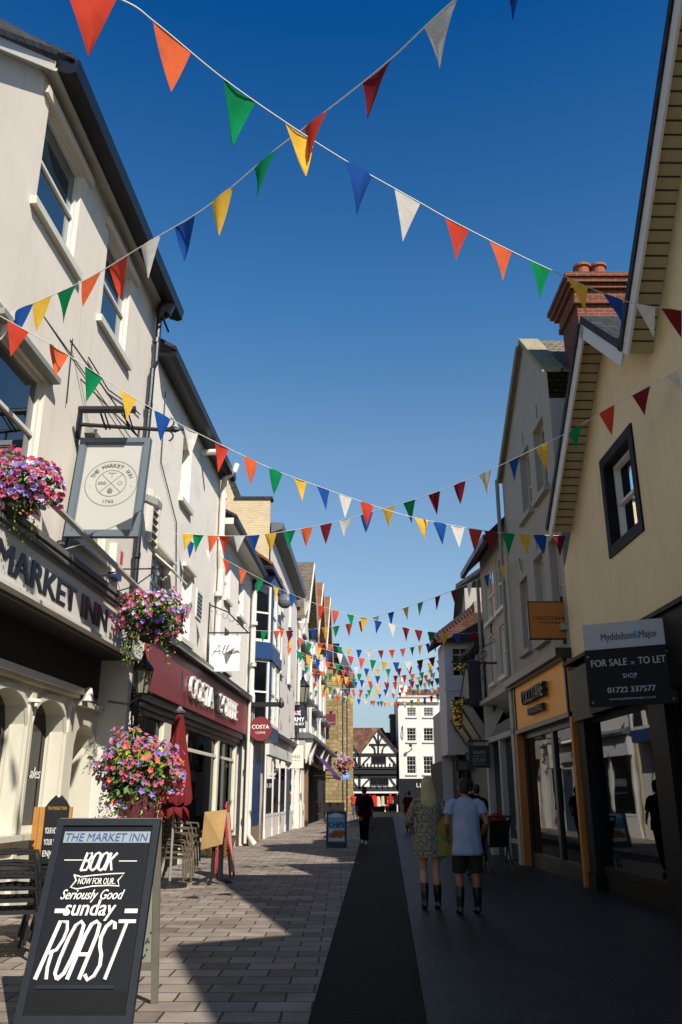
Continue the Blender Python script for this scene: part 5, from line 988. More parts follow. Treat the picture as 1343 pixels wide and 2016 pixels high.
    m.build('lamp_bar', M_iron, b)
inn_sign()
def blade(name, label, Y, pxs, mcol, texts, frame=None, rnd=False, thick=.05, tilt=0., brackets=True, yk=None):
    """rectangular projecting sign at depth Y; pxs = (u0, v0, u1, v1)"""
    a, c = At(pxs[0], pxs[3], Y), At(pxs[2], pxs[1], Y); cx = (a.x+c.x)/2; T, u, n = rot_sign((cx, Y, 0), tilt); hw = (c.x-a.x)/2
    b = thing(name, (cx, Y, a.z), label, 'sign'); m = MB(); zm, rr = (a.z+c.z)/2, (c.z-a.z)/2
    if rnd:
        N_ = 40; m.prism([T(hw*math.cos(2*math.pi*k/N_), thick/2, zm+rr*math.sin(2*math.pi*k/N_)) for k in range(N_)], T(0, -thick/2, 0)-T(0, thick/2, 0))
    else: m.box(-hw, hw, -thick/2, thick/2, a.z, c.z, T)
    m.build('board', mcol, b)
    if frame:
        m = MB(); f = .02
        for q in ((-hw-f, -hw, a.z-f, c.z+f), (hw, hw+f, a.z-f, c.z+f), (-hw, hw, a.z-f, a.z), (-hw, hw, c.z, c.z+f)): m.box(q[0], q[1], -thick/2-.006, thick/2+.006, q[2], q[3], T)
        m.build('frame', frame, b)
    for (body, x, z, h, wd, mm, bold) in texts:
        H_ = c.z-a.z; m = MB().text(body, T(x*hw*2, thick/2+.004, a.z+z*H_), u, (0, 0, 1), h*H_, wd*2*hw if wd else None, .003, bold); m.build('lettering', mm, b)
    return b, T, a, c, hw
M_ink = mat('ink_black', '#1a1a1a', .6, .05); M_signw = mat('letter_white', '#e6e4de', .5, .02)
b, T, a, c, hw = blade('round_hanging_sign', 'round wine red hanging sign with white capitals under a black bracket', 28.0, (490, 1411, 536, 1459), M_wine, [('COSTA', 0, .5, .16, .76, M_signw, .012), ('COFFEE', 0, .3, .08, .44, M_signw, .0)], rnd=True)
m = MB(); zt = c.z+.32; m.box(-.75, hw+.2, -.06, .06, zt, zt+.14, T); m.tube([T(-.25, 0, zt), T(-.25, 0, c.z-.1)], .02); m.tube([T(.25, 0, zt), T(.25, 0, c.z-.1)], .02); m.lathe(T(hw+.28, 0, zt+.0), [(.02, -.05), (.1, .0), (.1, .12), (.02, .3)], 8); m.build('bracket', M_iron, b)
b, T, a, c, hw = blade('scrolled_hanging_sign', 'white square sign with thin script hung from a scrolled iron bracket', 21.6, (411, 1252, 474, 1322), mat('sign_offwhite', '#e4e1d8', .6, .03), [], frame=None)
def stroke(mb, T, pts, r_, d_=.03): mb.tube([T(x, d_, z) for x, z in pts], r_, 5)
m = MB(); zc = (a.z+c.z)/2+.02
def bez(p, n=10):
    out = []
    for i in range(len(p)-1):
        p0, p1, p2, p3 = [Vector(q) for q in (p[max(i-1, 0)], p[i], p[i+1], p[min(i+2, len(p)-1)])]
        for k in range(n): t = k/n; out.append(.5*((2*p1)+(p2-p0)*t+(2*p0-5*p1+4*p2-p3)*t*t+(3*p1-p0-3*p2+p3)*t**3))
    return out+[Vector(p[-1])]
x = -.34
for pts in ([(0, -.1), (.1, .05), (.2, .2), (.2, .08), (.22, -.04)], [(.04, .02), (.26, .05)], [(.27, -.02), (.34, .1), (.37, .2), (.33, .15), (.31, 0), (.34, -.03), (.38, .02)], [(.38, .02), (.43, .1), (.46, .2), (.42, .15), (.4, 0), (.43, -.03), (.47, .03)], [(.49, .06), (.49, -.01), (.52, -.02), (.55, .05)], [(.56, .06), (.55, 0), (.58, -.02), (.62, .06), (.61, 0), (.64, -.01)], [(.65, .05), (.64, -.02), (.68, .06), (.69, -.01), (.72, .06), (.73, 0), (.77, .02)]):
    stroke(m, T, [(x+q[0]*.95, zc+q[1]) for q in bez(pts)], .008)
m.build('script_lettering', M_ink, b)
m = MB(); zt = c.z+.08; xw = L(21.6, 0, 0).x-((a.x+c.x)/2); m.tube([T(xw, 0, zt), T(hw+.25, 0, zt)], .02); m.tube([T(xw, 0, zt+.75), T(xw+.5, 0, zt+.55), T(hw+.2, 0, zt)], .018); m.tube([T(xw+.02, 0, zt+.8), T(xw+.02, 0, zt-1.0)], .02)
for k in range(7):
    cc = (xw+.1+k*.17, zt+.62-k*.085); m.tube([T(cc[0]+.07*math.cos(q), 0, cc[1]+.07*math.sin(q)) for q in [j*.6+k for j in range(9)]], .008, 4)
for x in (-.3, .3): m.tube([T(x, 0, zt), T(x, 0, c.z-.02)], .01)
m.build('bracket', M_iron, b)
b, T, a, c, hw = blade('army_recruiting_sign', 'dark navy square hanging sign with small union flag above white letters', 43.5, (567, 1387, 602, 1434), mat('deep_navy', '#161a2b', .5, .05), [('ARMY', 0.02, .28, .18, .82, M_signw, .015), ('BE THE BEST', .02, .13, .1, .82, M_signw, .01)], tilt=.0)
zf = a.z+.55*(c.z-a.z); fw_, fh = .19, .22; m = MB(); m.box(-fw_, fw_, .026, .032, zf, zf+fh, T); fl = m.build('flag', mat('flag_blue', '#24346c', .6), b)
m = MB()
for sg in (1, -1): m.bar(T(-fw_, .035, zf+fh/2-sg*fh/2), T(fw_, .035, zf+fh/2+sg*fh/2), .005, .05)
m.bar(T(-fw_, .036, zf+fh/2), T(fw_, .036, zf+fh/2), .006, .075); m.bar(T(0, .036, zf), T(0, .036, zf+fh), .006, .075, up=(1, 0, 0)); m.build('flag_white', M_signw, fl)
m = MB(); m.bar(T(-fw_, .041, zf+fh/2), T(fw_, .041, zf+fh/2), .006, .04); m.bar(T(0, .041, zf), T(0, .041, zf+fh), .006, .04, up=(1, 0, 0)); m.build('flag_red', mat('flag_red', '#b32d35', .6), fl)
m = MB(); m.tube([T(-.9, 0, c.z+.08), T(hw+.15, 0, c.z+.08)], .03); m.build('bracket', M_iron, b)
b, T, a, c, hw = blade('cream_hanging_sign', 'cream square hanging sign with small dark lettering and round mark', 41.5, (561, 1467, 598, 1512), mat('sign_cream', '#d6cfba', .6, .04), [('TIMBER', .03, .42, .13, .62, mat('sign_greybrown', '#6f6a5e', .6), .0), ('SPECIALIST', .03, .3, .06, .6, MATS['sign_greybrown'], 0.)], frame=M_greytrim)
m = MB(); N_ = 20; m.add([T(.02+.1*math.cos(2*math.pi*k/N_), .03, a.z+.72*(c.z-a.z)+.1*math.sin(2*math.pi*k/N_)) for k in range(N_)], [tuple(range(N_))]); m.build('round_mark', M_signw, b)
m = MB(); m.tube([T(-1.1, 0, c.z+.3), T(hw, 0, c.z+.3)], .03); m.tube([T(0, 0, c.z+.3), T(0, 0, c.z)], .02); m.build('bracket', M_iron, b)
b, T, a, c, hw = blade('maroon_wall_sign', 'plain maroon board with faint script high on the church stone', 66.9, (638, 1406, 661, 1428), mat('maroon', '#5b1a20', .5, .05), [('Paperie', .1, .2, .14, .6, mat('faded_pink', '#b98f8c', .6), 0)], thick=.1)
b, T, a, c, hw = blade('orange_hanging_sign', 'square burnt orange hanging sign beside the stone gable windows', 15.8, (1044, 1187, 1117, 1257), mat('amber_panel', '#b0681f', .5, .05), [("L'OCCITANE", 0, .5, .1, .82, mat('sign_brown', '#3a1d0c', .6), .004), ('EN PROVENCE', 0, .4, .045, .5, MATS['sign_brown'], 0.)], frame=mat('dark_bronze', '#2b1f16', .4), thick=.1)
m = MB(); xw = 4.26-(a.x+c.x)/2
for z in (a.z+.1, c.z-.08): m.box(hw, xw, -.02, .02, z-.02, z+.02, T)
m.box(xw-.06, xw-.0, -.03, .03, a.z-.1, c.z+.12, T); m.build('bracket', M_iron, b)
for Y, px, lb in ((23.8, (924, 1468, 963, 1512), 'larger of the two black two line hanging signs by the boutique'), (27.3, (898, 1495, 925, 1518), 'smaller, farther black two line hanging sign under the white jetty')):
    b, T, a, c, hw = blade('black_hanging_sign', lb, Y, px, mat('blackboard', '#15171a', .5, .05), [('WHITE', 0, .6, .17, .62, mat('letter_grey', '#9a9a98', .6), 0.), ('STUFF', 0, .26, .17, .62, MATS['letter_grey'], 0.)])
    m = MB(); H_ = c.z-a.z
    for q in (.5, .16): m.box(-hw*.62, hw*.62, .027, .03, a.z+q*H_, a.z+q*H_+.012, T)
    m.build('rules', MATS['letter_grey'], b); m = MB(); m.tube([T(-hw, 0, c.z+.12), T(hw+.2, 0, c.z+.12)], .025); m.tube([T(-hw*.6, 0, c.z+.12), T(-hw*.6, 0, c.z)], .01); m.tube([T(hw*.6, 0, c.z+.12), T(hw*.6, 0, c.z)], .01); m.build('bracket', M_iron, b)
# for sale board
def for_sale():
    p0, p1 = At(1147, 1232, 11.25), At(1316, 1216, 10.7); u = (p1-p0); u.z = 0; w_ = u.length; u.normalize(); n = Vector((u.y, -u.x, 0)); zb, zt = At(1158, 1392, 11.2).z, p0.z; c0 = Vector((p0.x, p0.y, 0))
    b = thing('estate_agent_board', (c0.x+.5*w_*u.x, c0.y+.5*w_*u.y, zb), 'for sale or to let board with pale top band on the dark shop', 'sign'); T = lambda a, d_, z: c0+u*a+n*d_+Vector((0, 0, z)); H_ = zt-zb; zs = zb+H_*.685
    m = MB(); m.box(0, w_, -.02, .02, zb, zs, T); m.build('lower_board', mat('dark_slate_board', '#0c0f14', .6, .05, spec=.2), b); m = MB(); m.box(0, w_, -.02, .021, zs+.001, zt, T); m.build('upper_board', mat('board_grey', '#a3a4a8', .5, .03), b)
    dk = mat('agent_grey', '#2b2d33', .6); bl = mat('agent_blue', '#2f7fae', .6); lt = mat('letter_pale', '#a9abad', .6); Z = (0, 0, 1)
    m = MB(); m.text('Myddelton', T(w_*.4, .025, zs+H_*.1), u, Z, .095, .42, .002, .004); m.text('Major', T(w_*.755, .025, zs+H_*.1), u, Z, .095, .23, .002, .004); m.build('agent_name', dk, b)
    MB().text('&', T(w_*.615, .025, zs+H_*.1), u, Z, .095, .075, .002, .006).build('ampersand', bl, b)
    m = MB(); m.text('FOR SALE', T(w_*.275, .024, zb+H_*.475), u, Z, .09, .46, .002, .008); m.text('OR', T(w_*.545, .024, zb+H_*.475), u, Z, .04, .05, .002); m.text('TO LET', T(w_*.765, .024, zb+H_*.475), u, Z, .09, .34, .002, .008)
    m.text('SHOP', T(w_*.5, .024, zb+H_*.32), u, Z, .06, .18, .002); m.text('01722 337577', T(w_*.5, .024, zb+H_*.155), u, Z, .07, .6, .002, .014); m.text('www.myddeltonmajor.co.uk', T(w_*.5, .024, zb+H_*.07), u, Z, .03, .58, .002); m.build('lettering', lt, b)
    MB().ell(T(w_*.55, .026, zb+H_*.335), .03, .004, .03).build('blue_dot', bl, b)
    for x, z in ((.04, .6), (w_-.06, .6), (.05, .05), (w_-.05, .05)): MB().ell(T(x, .024, zb+H_*z), .018, .008, .018, 8, 5).build('bolt', mat('bolt_zinc', '#8a8a86', .4, metal=.7), b)
    m = MB(); m.tube([T(w_*.9, -.05, zb+.1), R(10.9, 0, zb+.1)], .02); m.tube([T(w_*.9, -.05, zt-.1), R(10.9, 0, zt-.1)], .02); m.tube([T(w_*.2, -.03, zb+.2), R(11.6, 0, zb+.2)], .02); m.build('fixing_arm', M_iron, b)
for_sale()
def scroll_bracket():
    Y = 22.6; p, q = At(985, 1306, Y), At(889, 1303, Y); b = thing('ornate_sign_bracket', (p.x, Y, p.z), 'long iron bracket with scrollwork, stay cables and a gilded bunch of grapes', 'sign bracket')
    m = MB(); m.tube([p, q], .028, 6); m.tube([p+Vector((.0, 0, -.15)), p+Vector((0, 0, .15))], .05, 6); e = At(985, 1256, Y); m.tube([e, q], .01, 4); m.tube([At(975, 1264, Y), q], .01, 4)
    r_ = random.Random(2); cc = p.lerp(q, .55)
    for k in range(14):
        o = cc+Vector((r_.uniform(-.3, .3), r_.uniform(-.08, .08), r_.uniform(-.45, .45))); s_ = r_.uniform(.05, .1); m.tube([o+Vector((s_*math.cos(t), 0, s_*math.sin(t))) for t in [j*.55+k for j in range(10)]], .013, 4)
    m.build('ironwork', M_iron, b); g = MB(); o = At(902, 1400, 24.5)
    for k in range(46):
        t = r_.random(); d = Vector((r_.gauss(0, 1), r_.gauss(0, 1), 0)).normalized()*.2*(1-t*.75); g.ell(o+Vector((d.x*.8, d.y*.8, .3-t*.75)), .065, .065, .065, 8, 6)
    o = At(913, 1315, 24.5)
    for k in range(14): g.ell(o+Vector((r_.gauss(0, .12), r_.gauss(0, .1), r_.gauss(0, .12))), .06, .06, .06, 8, 6)
    gg = g.build('gilded_grapes', mat('gilt', '#c9a24a', .25, .2, 8, metal=.9), b, smooth=True); k = MB(); k.tube([At(906, 1375, 24.5), At(915, 1320, 24.5), At(925, 1306, 23)], .02, 5); k.build('hanger', M_iron, b)
scroll_bracket()
# lanterns, alarm boxes, camera
def lantern(name, c, sc, label):
    c = Vector(c); b = thing(name, c, label, 'lantern'); m = MB(); n = 6
    m.lathe(c, [(.06*sc, 0), (.1*sc, .03*sc)], n); m.lathe(c, [(.17*sc, .42*sc), (.19*sc, .44*sc), (.15*sc, .5*sc), (.05*sc, .62*sc), (.03*sc, .7*sc), (0.001, .78*sc)], n)
    for k in range(n): t = 2*math.pi*k/n; d = Vector((math.cos(t), math.sin(t), 0)); m.tube([c+d*.1*sc+Vector((0, 0, .03*sc)), c+d*.17*sc+Vector((0, 0, .42*sc))], .012*sc, 4)
    m.build('frame', M_iron, b); MB().lathe(c, [(.09*sc, .035*sc), (.155*sc, .41*sc)], n).build('lamp_glass', glass('lantern_glass', '#7d7a68', 1), b); return b
b = lantern('wall_lantern', L(14.1, .55, 3.05), .95, 'black six sided lantern under the hanging basket'); m = MB(); m.tube([L(14.1, .0, 2.95), L(14.1, .35, 2.9), L(14.1, .55, 3.05)], .02, 6); m.build('arm', M_iron, b)
b = lantern('wall_lantern', (At(596, 1385, 45).x, 45, At(596, 1385, 45).z), 2.0, 'pale glass lantern high above the navy square sign'); MB().tube([At(590, 1388, 45)-Vector((.8, 0, .1)), At(596, 1388, 45)], .04, 6).build('arm', M_iron, b)
b = thing('alarm_box', L(13.95, .0, 5.55), 'white blue and red alarm box on the inn wall', 'alarm'); m = MB(); T = lambda s_, d_, z: L(s_, d_, z); m.prism([L(13.5, .0, 5.0), L(13.85, .0, 5.0), L(13.9, .0, 5.45), L(13.5, .0, 5.5)], L(0, .12, 0)-L(0, 0, 0)); m.build('case', M_white, b); m = MB(); m.box(13.52, 13.86, .0, .125, 4.92, 5.1, L); m.build('blue_band', M_blue, b); m = MB(); m.box(13.7, 13.84, .12, .126, 5.2, 5.42, L); m.build('red_panel', mat('alarm_red', '#b8433c', .5), b)
b = thing('floodlight', L(14.75, .2, 6.75), 'small grey floodlight on the wall behind the pub sign', 'light'); m = MB(); m.prism([L(14.75, .12, 6.72), L(15.0, .12, 6.72), L(15.05, .4, 6.6), L(14.75, .4, 6.6)], (0, 0, .13)); m.tube([L(14.85, 0, 6.7), L(14.85, .2, 6.72)], .03); m.build('lamp_head', M_greytrim, b)
b = thing('downlight', L(13.85, -.25, 2.93), 'white downlight shade on the inn shop cornice', 'light'); m = MB(); m.lathe(L(13.85, -.25, 2.93), [(.1, 0), (.05, .2), (.03, .22)], 10); m.build('shade', M_white, b)
# ================================================================== street furniture
def front_board():
    yb, yt, zt = 6.22, 6.74, 1.29; cx, hw = -1.745, .385; b = thing('sandwich_board', (cx, 6.6, 0), 'big black sandwich board with white hand lettering in the near left corner', 'sandwich board')
    up = Vector((0, yt-yb, zt-.0)).normalized(); n = Vector((0, -up.z, up.y)); Hh = math.hypot(yt-yb, zt)
    T = lambda a, d_, h: Vector((cx+a, yb, 0))+up*h+n*d_
    mk = mat('board_navy_black', '#121419', .5, .15, 5, .05, spec=.2); me = mat('board_edge', '#1b1f25', .5, .2, 8, spec=.25)
    m = MB(); w_ = .05
    for q in ((-hw, -hw+w_, .0, Hh), (hw-w_, hw, .0, Hh), (-hw+w_, hw-w_, Hh-w_, Hh), (-hw+w_, hw-w_, .0, .1)): m.box(q[0], q[1], -.03, .022, q[2], q[3], T)
    m.build('frame', me, b); m = MB(); m.box(-hw+w_, hw-w_, -.015, .006, .1, Hh-w_, T); m.build('front_panel', mk, b); m = MB(); m.box(-hw+w_, hw-w_, .006, .009, .1, Hh*.175, T); m.build('kick_panel', mat('kick_black', '#0c0d10', .7, .1, spec=.2), b)
    fy = lambda f: Hh*(1-f); fx = lambda f: -hw+2*hw*f
    m = MB(); m.box(fx(.09), fx(.92), .006, .01, fy(.125), fy(.066), T); m.build('name_strip', mat('strip_grey', '#868d92', .4, .08), b)
    m = MB().text('THE MARKET INN', T(fx(.505), .013, fy(.117)), (1, 0, 0), up, .058, .61, .002, .0, .12); m.build('name_lettering', mat('strip_blue', '#1f4d79', .5), b)
    mw = mat('chalk_white', '#e4dfd6', .6, .04); m = MB()
    def st(pts, r_=.0085): m.tube([T(fx(x), .009, fy(y)) for x, y in pts], r_, 5)
    def letters(word, x0, x1, yb_, yt_, r_, sl=.0, gap=.2):
        G = dict(B=[[(0, 0), (0, 1), (.7, .98), (.85, .8), (.7, .56), (0, .52)], [(.7, .54), (.95, .3), (.8, .03), (0, 0)]], O=[[(.5, 0), (.12, .1), (0, .35), (0, .7), (.14, .93), (.5, 1), (.86, .93), (1, .7), (1, .35), (.88, .1), (.5, 0)]], K=[[(0, 0), (0, 1)], [(.95, 1), (.05, .45)], [(.3, .6), (1, 0)]],
                 R=[[(0, 0), (0, 1), (.65, .99), (.92, .85), (.95, .68), (.75, .5), (.1, .44)], [(.45, .46), (.62, .2), (.95, 0)]], A=[[(0, 0), (0, .75), (.15, .95), (.5, 1), (.85, .95), (1, .75), (1, 0)], [(0, .42), (1, .42)]], S=[[(1, .86), (.8, .97), (.5, 1), (.15, .9), (.08, .72), (.3, .56), (.7, .42), (.95, .24), (.8, .06), (.4, -.01), (0, .08)]], T=[[(-.25, 1), (1.25, 1)], [(.5, 1), (.5, 0)]])
        n_ = len(word); cw = (x1-x0)/(n_+gap*(n_-1))
        for i, ch in enumerate(word):
            for s_ in G[ch]: st([(x0+i*cw*(1+gap)+p[0]*cw+sl*(p[1]-.5), yb_+(yt_-yb_)*p[1]) for p in s_], r_)
    letters('BOOK', .33, .62, .268, .178, .0092, .035); st([(.14, .215), (.31, .215)], .004); st([(.66, .22), (.83, .22)], .004)
    st([(.26, .29), (.29, .318), (.25, .352), (.31, .36), (.45, .346), (.6, .342), (.7, .345), (.68, .318), (.73, .282), (.6, .285), (.45, .292), (.33, .3), (.26, .29)], .006)
    letters('ROAST', .16, .82, .775, .515, .0135, .12, .35)
    m.text('NOW FOR OUR..', T(fx(.485), .011, fy(.336)), (1, 0, 0), up, .042, .27, .002, .001, .15); m.text('Seriously Good', T(fx(.47), .011, fy(.41)), (1, 0, .0), up, .066, .45, .003, .004, .42)
    m.text('sunday', T(fx(.47), .011, fy(.487)), (1, 0, 0), up, .105, .36, .003, .008, .2)
    for x in (.15, .79): m.box(fx(x), fx(x+.115), .006, .011, fy(.475), fy(.455), T)
    m.build('lettering', mw, b); m = MB(); m.box(fx(.12), fx(.8), .006, .016, fy(.815), fy(.8), T); m.build('chalk_ledge', me, b)
    # rear leaf
    U2 = Vector((0, yt+.03-7.06, zt-.02)).normalized(); n2 = Vector((0, U2.z, -U2.y)); T2 = lambda a, d_, h: Vector((cx+a, 7.06, 0))+U2*h+n2*d_; H2 = Hh-.06
    m = MB()
    for q in ((-hw, -hw+.05, 0, H2), (hw-.05, hw, 0, H2), (-hw+.05, hw-.05, .24, .3), (-hw+.05, hw-.05, H2-.06, H2)): m.box(q[0], q[1], -.015, .02, q[2], q[3], T2)
    m.build('rear_frame', mat('weathered_batten', '#6b675b', .8, .25, 8), b); m = MB(); m.box(-hw+.05, hw-.05, -.01, .0, .3, H2-.06, T2); m.build('rear_panel', mat('board_back_grey', '#8c8a80', .7, .1), b)
    m = MB(); a, c = T(hw-.06, -.04, .62), T2(hw-.05, -.03, .55)
    for k in range(9): p = a.lerp(c, (k+.5)/9)-Vector((0, 0, .18*math.sin(math.pi*(k+.5)/9))); m.ell(p, .006, .018, .01, 6, 4)
    m.build('chain', M_iron, b)
front_board()
def menu_board():
    Y = 9.7; p, q = At(80, 1690, Y), At(140, 1566, Y); x0, x1, z0, z1 = p.x, q.x, .78, q.z; b = thing('menu_board', ((x0+x1)/2, Y, 0), 'arched black menu board between timber planks behind the sandwich board', 'sign'); T = lambda a, d_, z: W(a, Y-d_, z)
    m = MB(); w_ = x1-x0; zs = z1-.12; m.prism([T(x0, .02, z0), T(x1, .02, z0), T(x1, .02, zs), T(x1-.04, .02, zs+.06), T(x0+w_*.62, .02, z1), T(x0+w_*.55, .02, z1-.02), T(x0+w_*.45, .02, z1-.02), T(x0+w_*.38, .02, z1), T(x0+.04, .02, zs+.06), T(x0, .02, zs)], (0, .03, 0)); m.build('blackboard', MATS['blackboard'], b)
    for a, c in ((x0-.125, x0-.065), (x0-.06, x0-.002), (x1+.002, x1+.03)):
        m = MB(); m.box(a, c, -.02, .015, z0-.02, zs+.0, T); m.build('plank', mat('pine_plank', '#b07a35', .6, .3, 7), b)
    m = MB(); m.text('THE MARKET INN', T((x0+x1)/2, .024, zs-.03), (1, 0, 0), (0, 0, 1), .035, w_*.8, .002); m.build('heading', mat('dull_gold', '#b0803a', .6), b)
    m = MB()
    for k, t in enumerate(('YOUR HOME', 'YOUR PUB', 'ENJOY')): m.text(t, T((x0+x1)/2-.03, .024, zs-.27-.115*k), (1, 0, 0), (0, 0, 1), .06, w_*.6, .002)
    m.build('lettering', MATS['chalk_white'], b); m = MB(); m.box(x0, x1, -.05, -.01, .0, z0+.1, T); m.build('support', M_iron, b)
menu_board()
def chair(mcol, name, label, cat, group, slat_h=True):
    b = thing(name, (0, 0, 0), label, cat, group); m = MB()
    for k in range(6): m.box(-.21, .21, -.2+k*.07, -.145+k*.07, .43, .45)
    m.box(-.22, -.19, -.22, .22, .42, .455); m.box(.19, .22, -.22, .22, .42, .455); m.box(-.22, .22, .2, .235, .41, .452); m.build('seat', mcol, b)
    m = MB()
    for k in range(6): m.bar((-.19, -.235-.012*k, .56+.055*k), (.19, -.235-.012*k, .56+.055*k), .02, .036)
    m.tube([(-.2, -.21, .42), (-.205, -.24, .6), (-.2, -.29, .86), (-.16, -.3, .9), (.16, -.3, .9), (.2, -.29, .86), (.205, -.24, .6), (.2, -.21, .42)], .016, 6); m.build('backrest', mcol, b)
    for sx in (-.21, .21):
        m = MB(); m.tube([(sx, .21, .44), (sx*1.08, .25, 0)], .018, 6); m.build('leg', mcol, b); m = MB(); m.tube([(sx, -.21, .44), (sx*1.05, -.3, 0)], .018, 6); m.build('leg', mcol, b)
        m = MB(); m.tube([(sx*1.02, -.26, .64), (sx*1.1, -.05, .655), (sx*1.1, .18, .64), (sx*1.04, .225, .45)], .017, 6); m.build('armrest', mcol, b)
    return b
M_taupe = mat('taupe_plastic', '#5a4f40', .5, .1, 6); M_blk = mat('black_plastic', '#0b0c0e', .55, .1, 6); M_wht = mat('white_plastic', '#cfd1d2', .4, .05)
proto = chair(M_taupe, 'stacking_chair', 'bottom chair of the taupe stack beside the red parasol', 'chair', 'taupe chairs stacked by the red shop')
lab = ['second', 'third', 'fourth', 'topmost']
for k in range(5):
    o = proto if k == 0 else copy_tree(proto)
    if k: o['label'] = '%s chair %sin the taupe stack beside the red parasol' % (lab[k-1], 'up ' if k < 4 else '')
    o.location = (-2.98+.035*k, 16.25, .09*k); o.rotation_euler = (0, 0, -math.pi/2-.12)
pb = chair(M_blk, 'slatted_chair', 'lowest black slatted chair of the nearer stack against the inn', 'chair', 'black slatted chairs stacked against the inn')
spots = [(-3.1, 8.75, 0, -1.3, None), (-3.12, 8.77, .1, -1.3, 'second black slatted chair up in the nearer stack against the inn'), (-3.14, 8.79, .2, -1.3, 'third black slatted chair up in the nearer stack against the inn'), (-3.16, 8.81, .3, -1.3, 'top black slatted chair of the nearer stack against the inn'),
         (-3.0, 9.75, 0, -1.5, 'lower black slatted chair of the farther pair behind the planks'), (-3.02, 9.77, .1, -1.5, 'upper black slatted chair of the farther pair behind the planks')]
for k, (x, y, z, rz, lb) in enumerate(spots):
    o = pb if k == 0 else copy_tree(pb)
    if lb: o['label'] = lb
    o.location = (x, y, z); o.rotation_euler = (0, 0, rz)
def slat_table():
    b = thing('slatted_table', (-3.6, 9.9, 0), 'black slatted outdoor table under the inn sill behind stacked black chairs', 'table'); m = MB()
    for k in range(8): m.box(-3.95+k*.09, -3.87+k*.09, 9.6, 10.3, .7, .725)
    m.box(-3.95, -3.24, 9.65, 9.69, .67, .698); m.box(-3.95, -3.24, 10.21, 10.25, .67, .698); m.build('tabletop', M_blk, b)
    for x in (-3.92, -3.27):
        for y in (9.63, 10.27): MB().tube([(x, y, .69), (x, y, 0)], .018, 6).build('leg', M_blk, b)
slat_table()
def parasol():
    x, y = -2.93, 15.6; b = thing('closed_parasol', (x, y, 0), 'closed wine red parasol standing before the coffee shop window', 'parasol'); n = 48; V, F = [], []
    prof = [(2.93, .05), (2.86, .075), (2.6, .11), (2.2, .17), (1.8, .225), (1.5, .26), (1.4, .27), (1.34, .255)]
    for z, rr in prof:
        for k in range(n): t = 2*math.pi*k/n; q = rr*(1+.22*(.15+min(1, (2.93-z)/1.2))*math.cos(8*t+.6)*.8); V.append((x+q*math.cos(t), y+q*math.sin(t), z+.03*math.cos(8*t)*(z < 1.45)))
    for i in range(len(prof)-1):
        for k in range(n): F.append((i*n+k, i*n+(k+1) % n, (i+1)*n+(k+1) % n, (i+1)*n+k))
    mc = cloth('parasol_red', '#6b272a', .06, pscale=3); MB().add(V, F).build('canopy', mc, b, smooth=True); MB().tube([(x, y, 0), (x, y, 3.0)], .022, 8).build('pole', M_greytrim, b)
    m = MB(); m.lathe((x, y, 2.9), [(.1, 0), (.11, .03), (.06, .06), (.03, .12)], 10); m.build('finial', MATS['steel'], b); m = MB(); m.lathe((x, y, 0), [(.3, 0), (.3, .06), (.05, .1)], 16); m.build('base', M_iron, b)
    m = MB(); rr = random.Random(3)
    for k in range(7):
        t = k*.9; p = Vector((x+.12*math.cos(t), y+.12*math.sin(t), 1.36)); e = p+Vector((.16*math.cos(t), .16*math.sin(t), -rr.uniform(.25, .45))); m.tube([p, p.lerp(e, .5)+Vector((.03*math.cos(t*3), .03*math.sin(t*2), 0)), e], [.09, .085, .015], 8, flat=.35)
    m.build('tied_cover', mc, b, smooth=True)
parasol()
def folded_table():
    b = thing('folded_table', (-2.35, 16.15, 0), 'folded round legged table with pale wood top tipped upright', 'table'); T, u, n = rot_sign((-2.3, 16.1, 0), -.25)
    m = MB(); m.prism([T(-.22, .0, .56), T(.2, .05, .66), T(.24, -.02, 1.24), T(-.18, .0, 1.2)], n*-.03); m.build('tabletop', mat('blond_wood', '#b3915f', .5, .2, 4), b); m = MB(); m.tube([T(0, -.08, .9), T(0, -.06, .12)], .035, 8)
    for a in (-.25, .05, .3): m.tube([T(0, -.06, .14), T(a, .2 if a < .2 else -.25, .0)], .028, 6)
    m.bar(T(.12, -.1, 1.15), T(.14, -.1, .05), .12, .05); m.build('pedestal', M_iron, b)
folded_table()
def red_board():
    b = thing('red_framed_board', (-2.2, 17.5, 0), 'red edged sandwich board seen side on beyond the folded table', 'sandwich board')
    for k, (dx, nm) in enumerate(((.16, 'front_leaf'), (-.16, 'rear_leaf'))):
        T = lambda a, d_, h: Vector((-2.25+dx*(1-h/1.25)+d_*(1 if dx > 0 else -1), 17.5+a, h)); m = MB()
        for q in ((-.3, -.25, 0, 1.25), (.25, .3, 0, 1.25), (-.25, .25, 1.19, 1.25), (-.25, .25, .1, .16)): m.box(q[0], q[1], -.02, .02, q[2], q[3], T)
        o = m.build(nm, mat('glossy_red', '#a8323a', .35, .1), b); m = MB(); m.box(-.25, .25, -.01, .01, .16, 1.19, T); m.build('panel', mat('menu_pink', '#c9a59b', .6, .3, 6), o)
    m = MB(); m.tube([(-2.25, 17.3+.12*math.cos(t)+.2, 1.22+.14*math.sin(t)) for t in [k*math.pi/8 for k in range(9)]], .02, 6); m.build('handle', MATS['glossy_red'], b)
red_board()
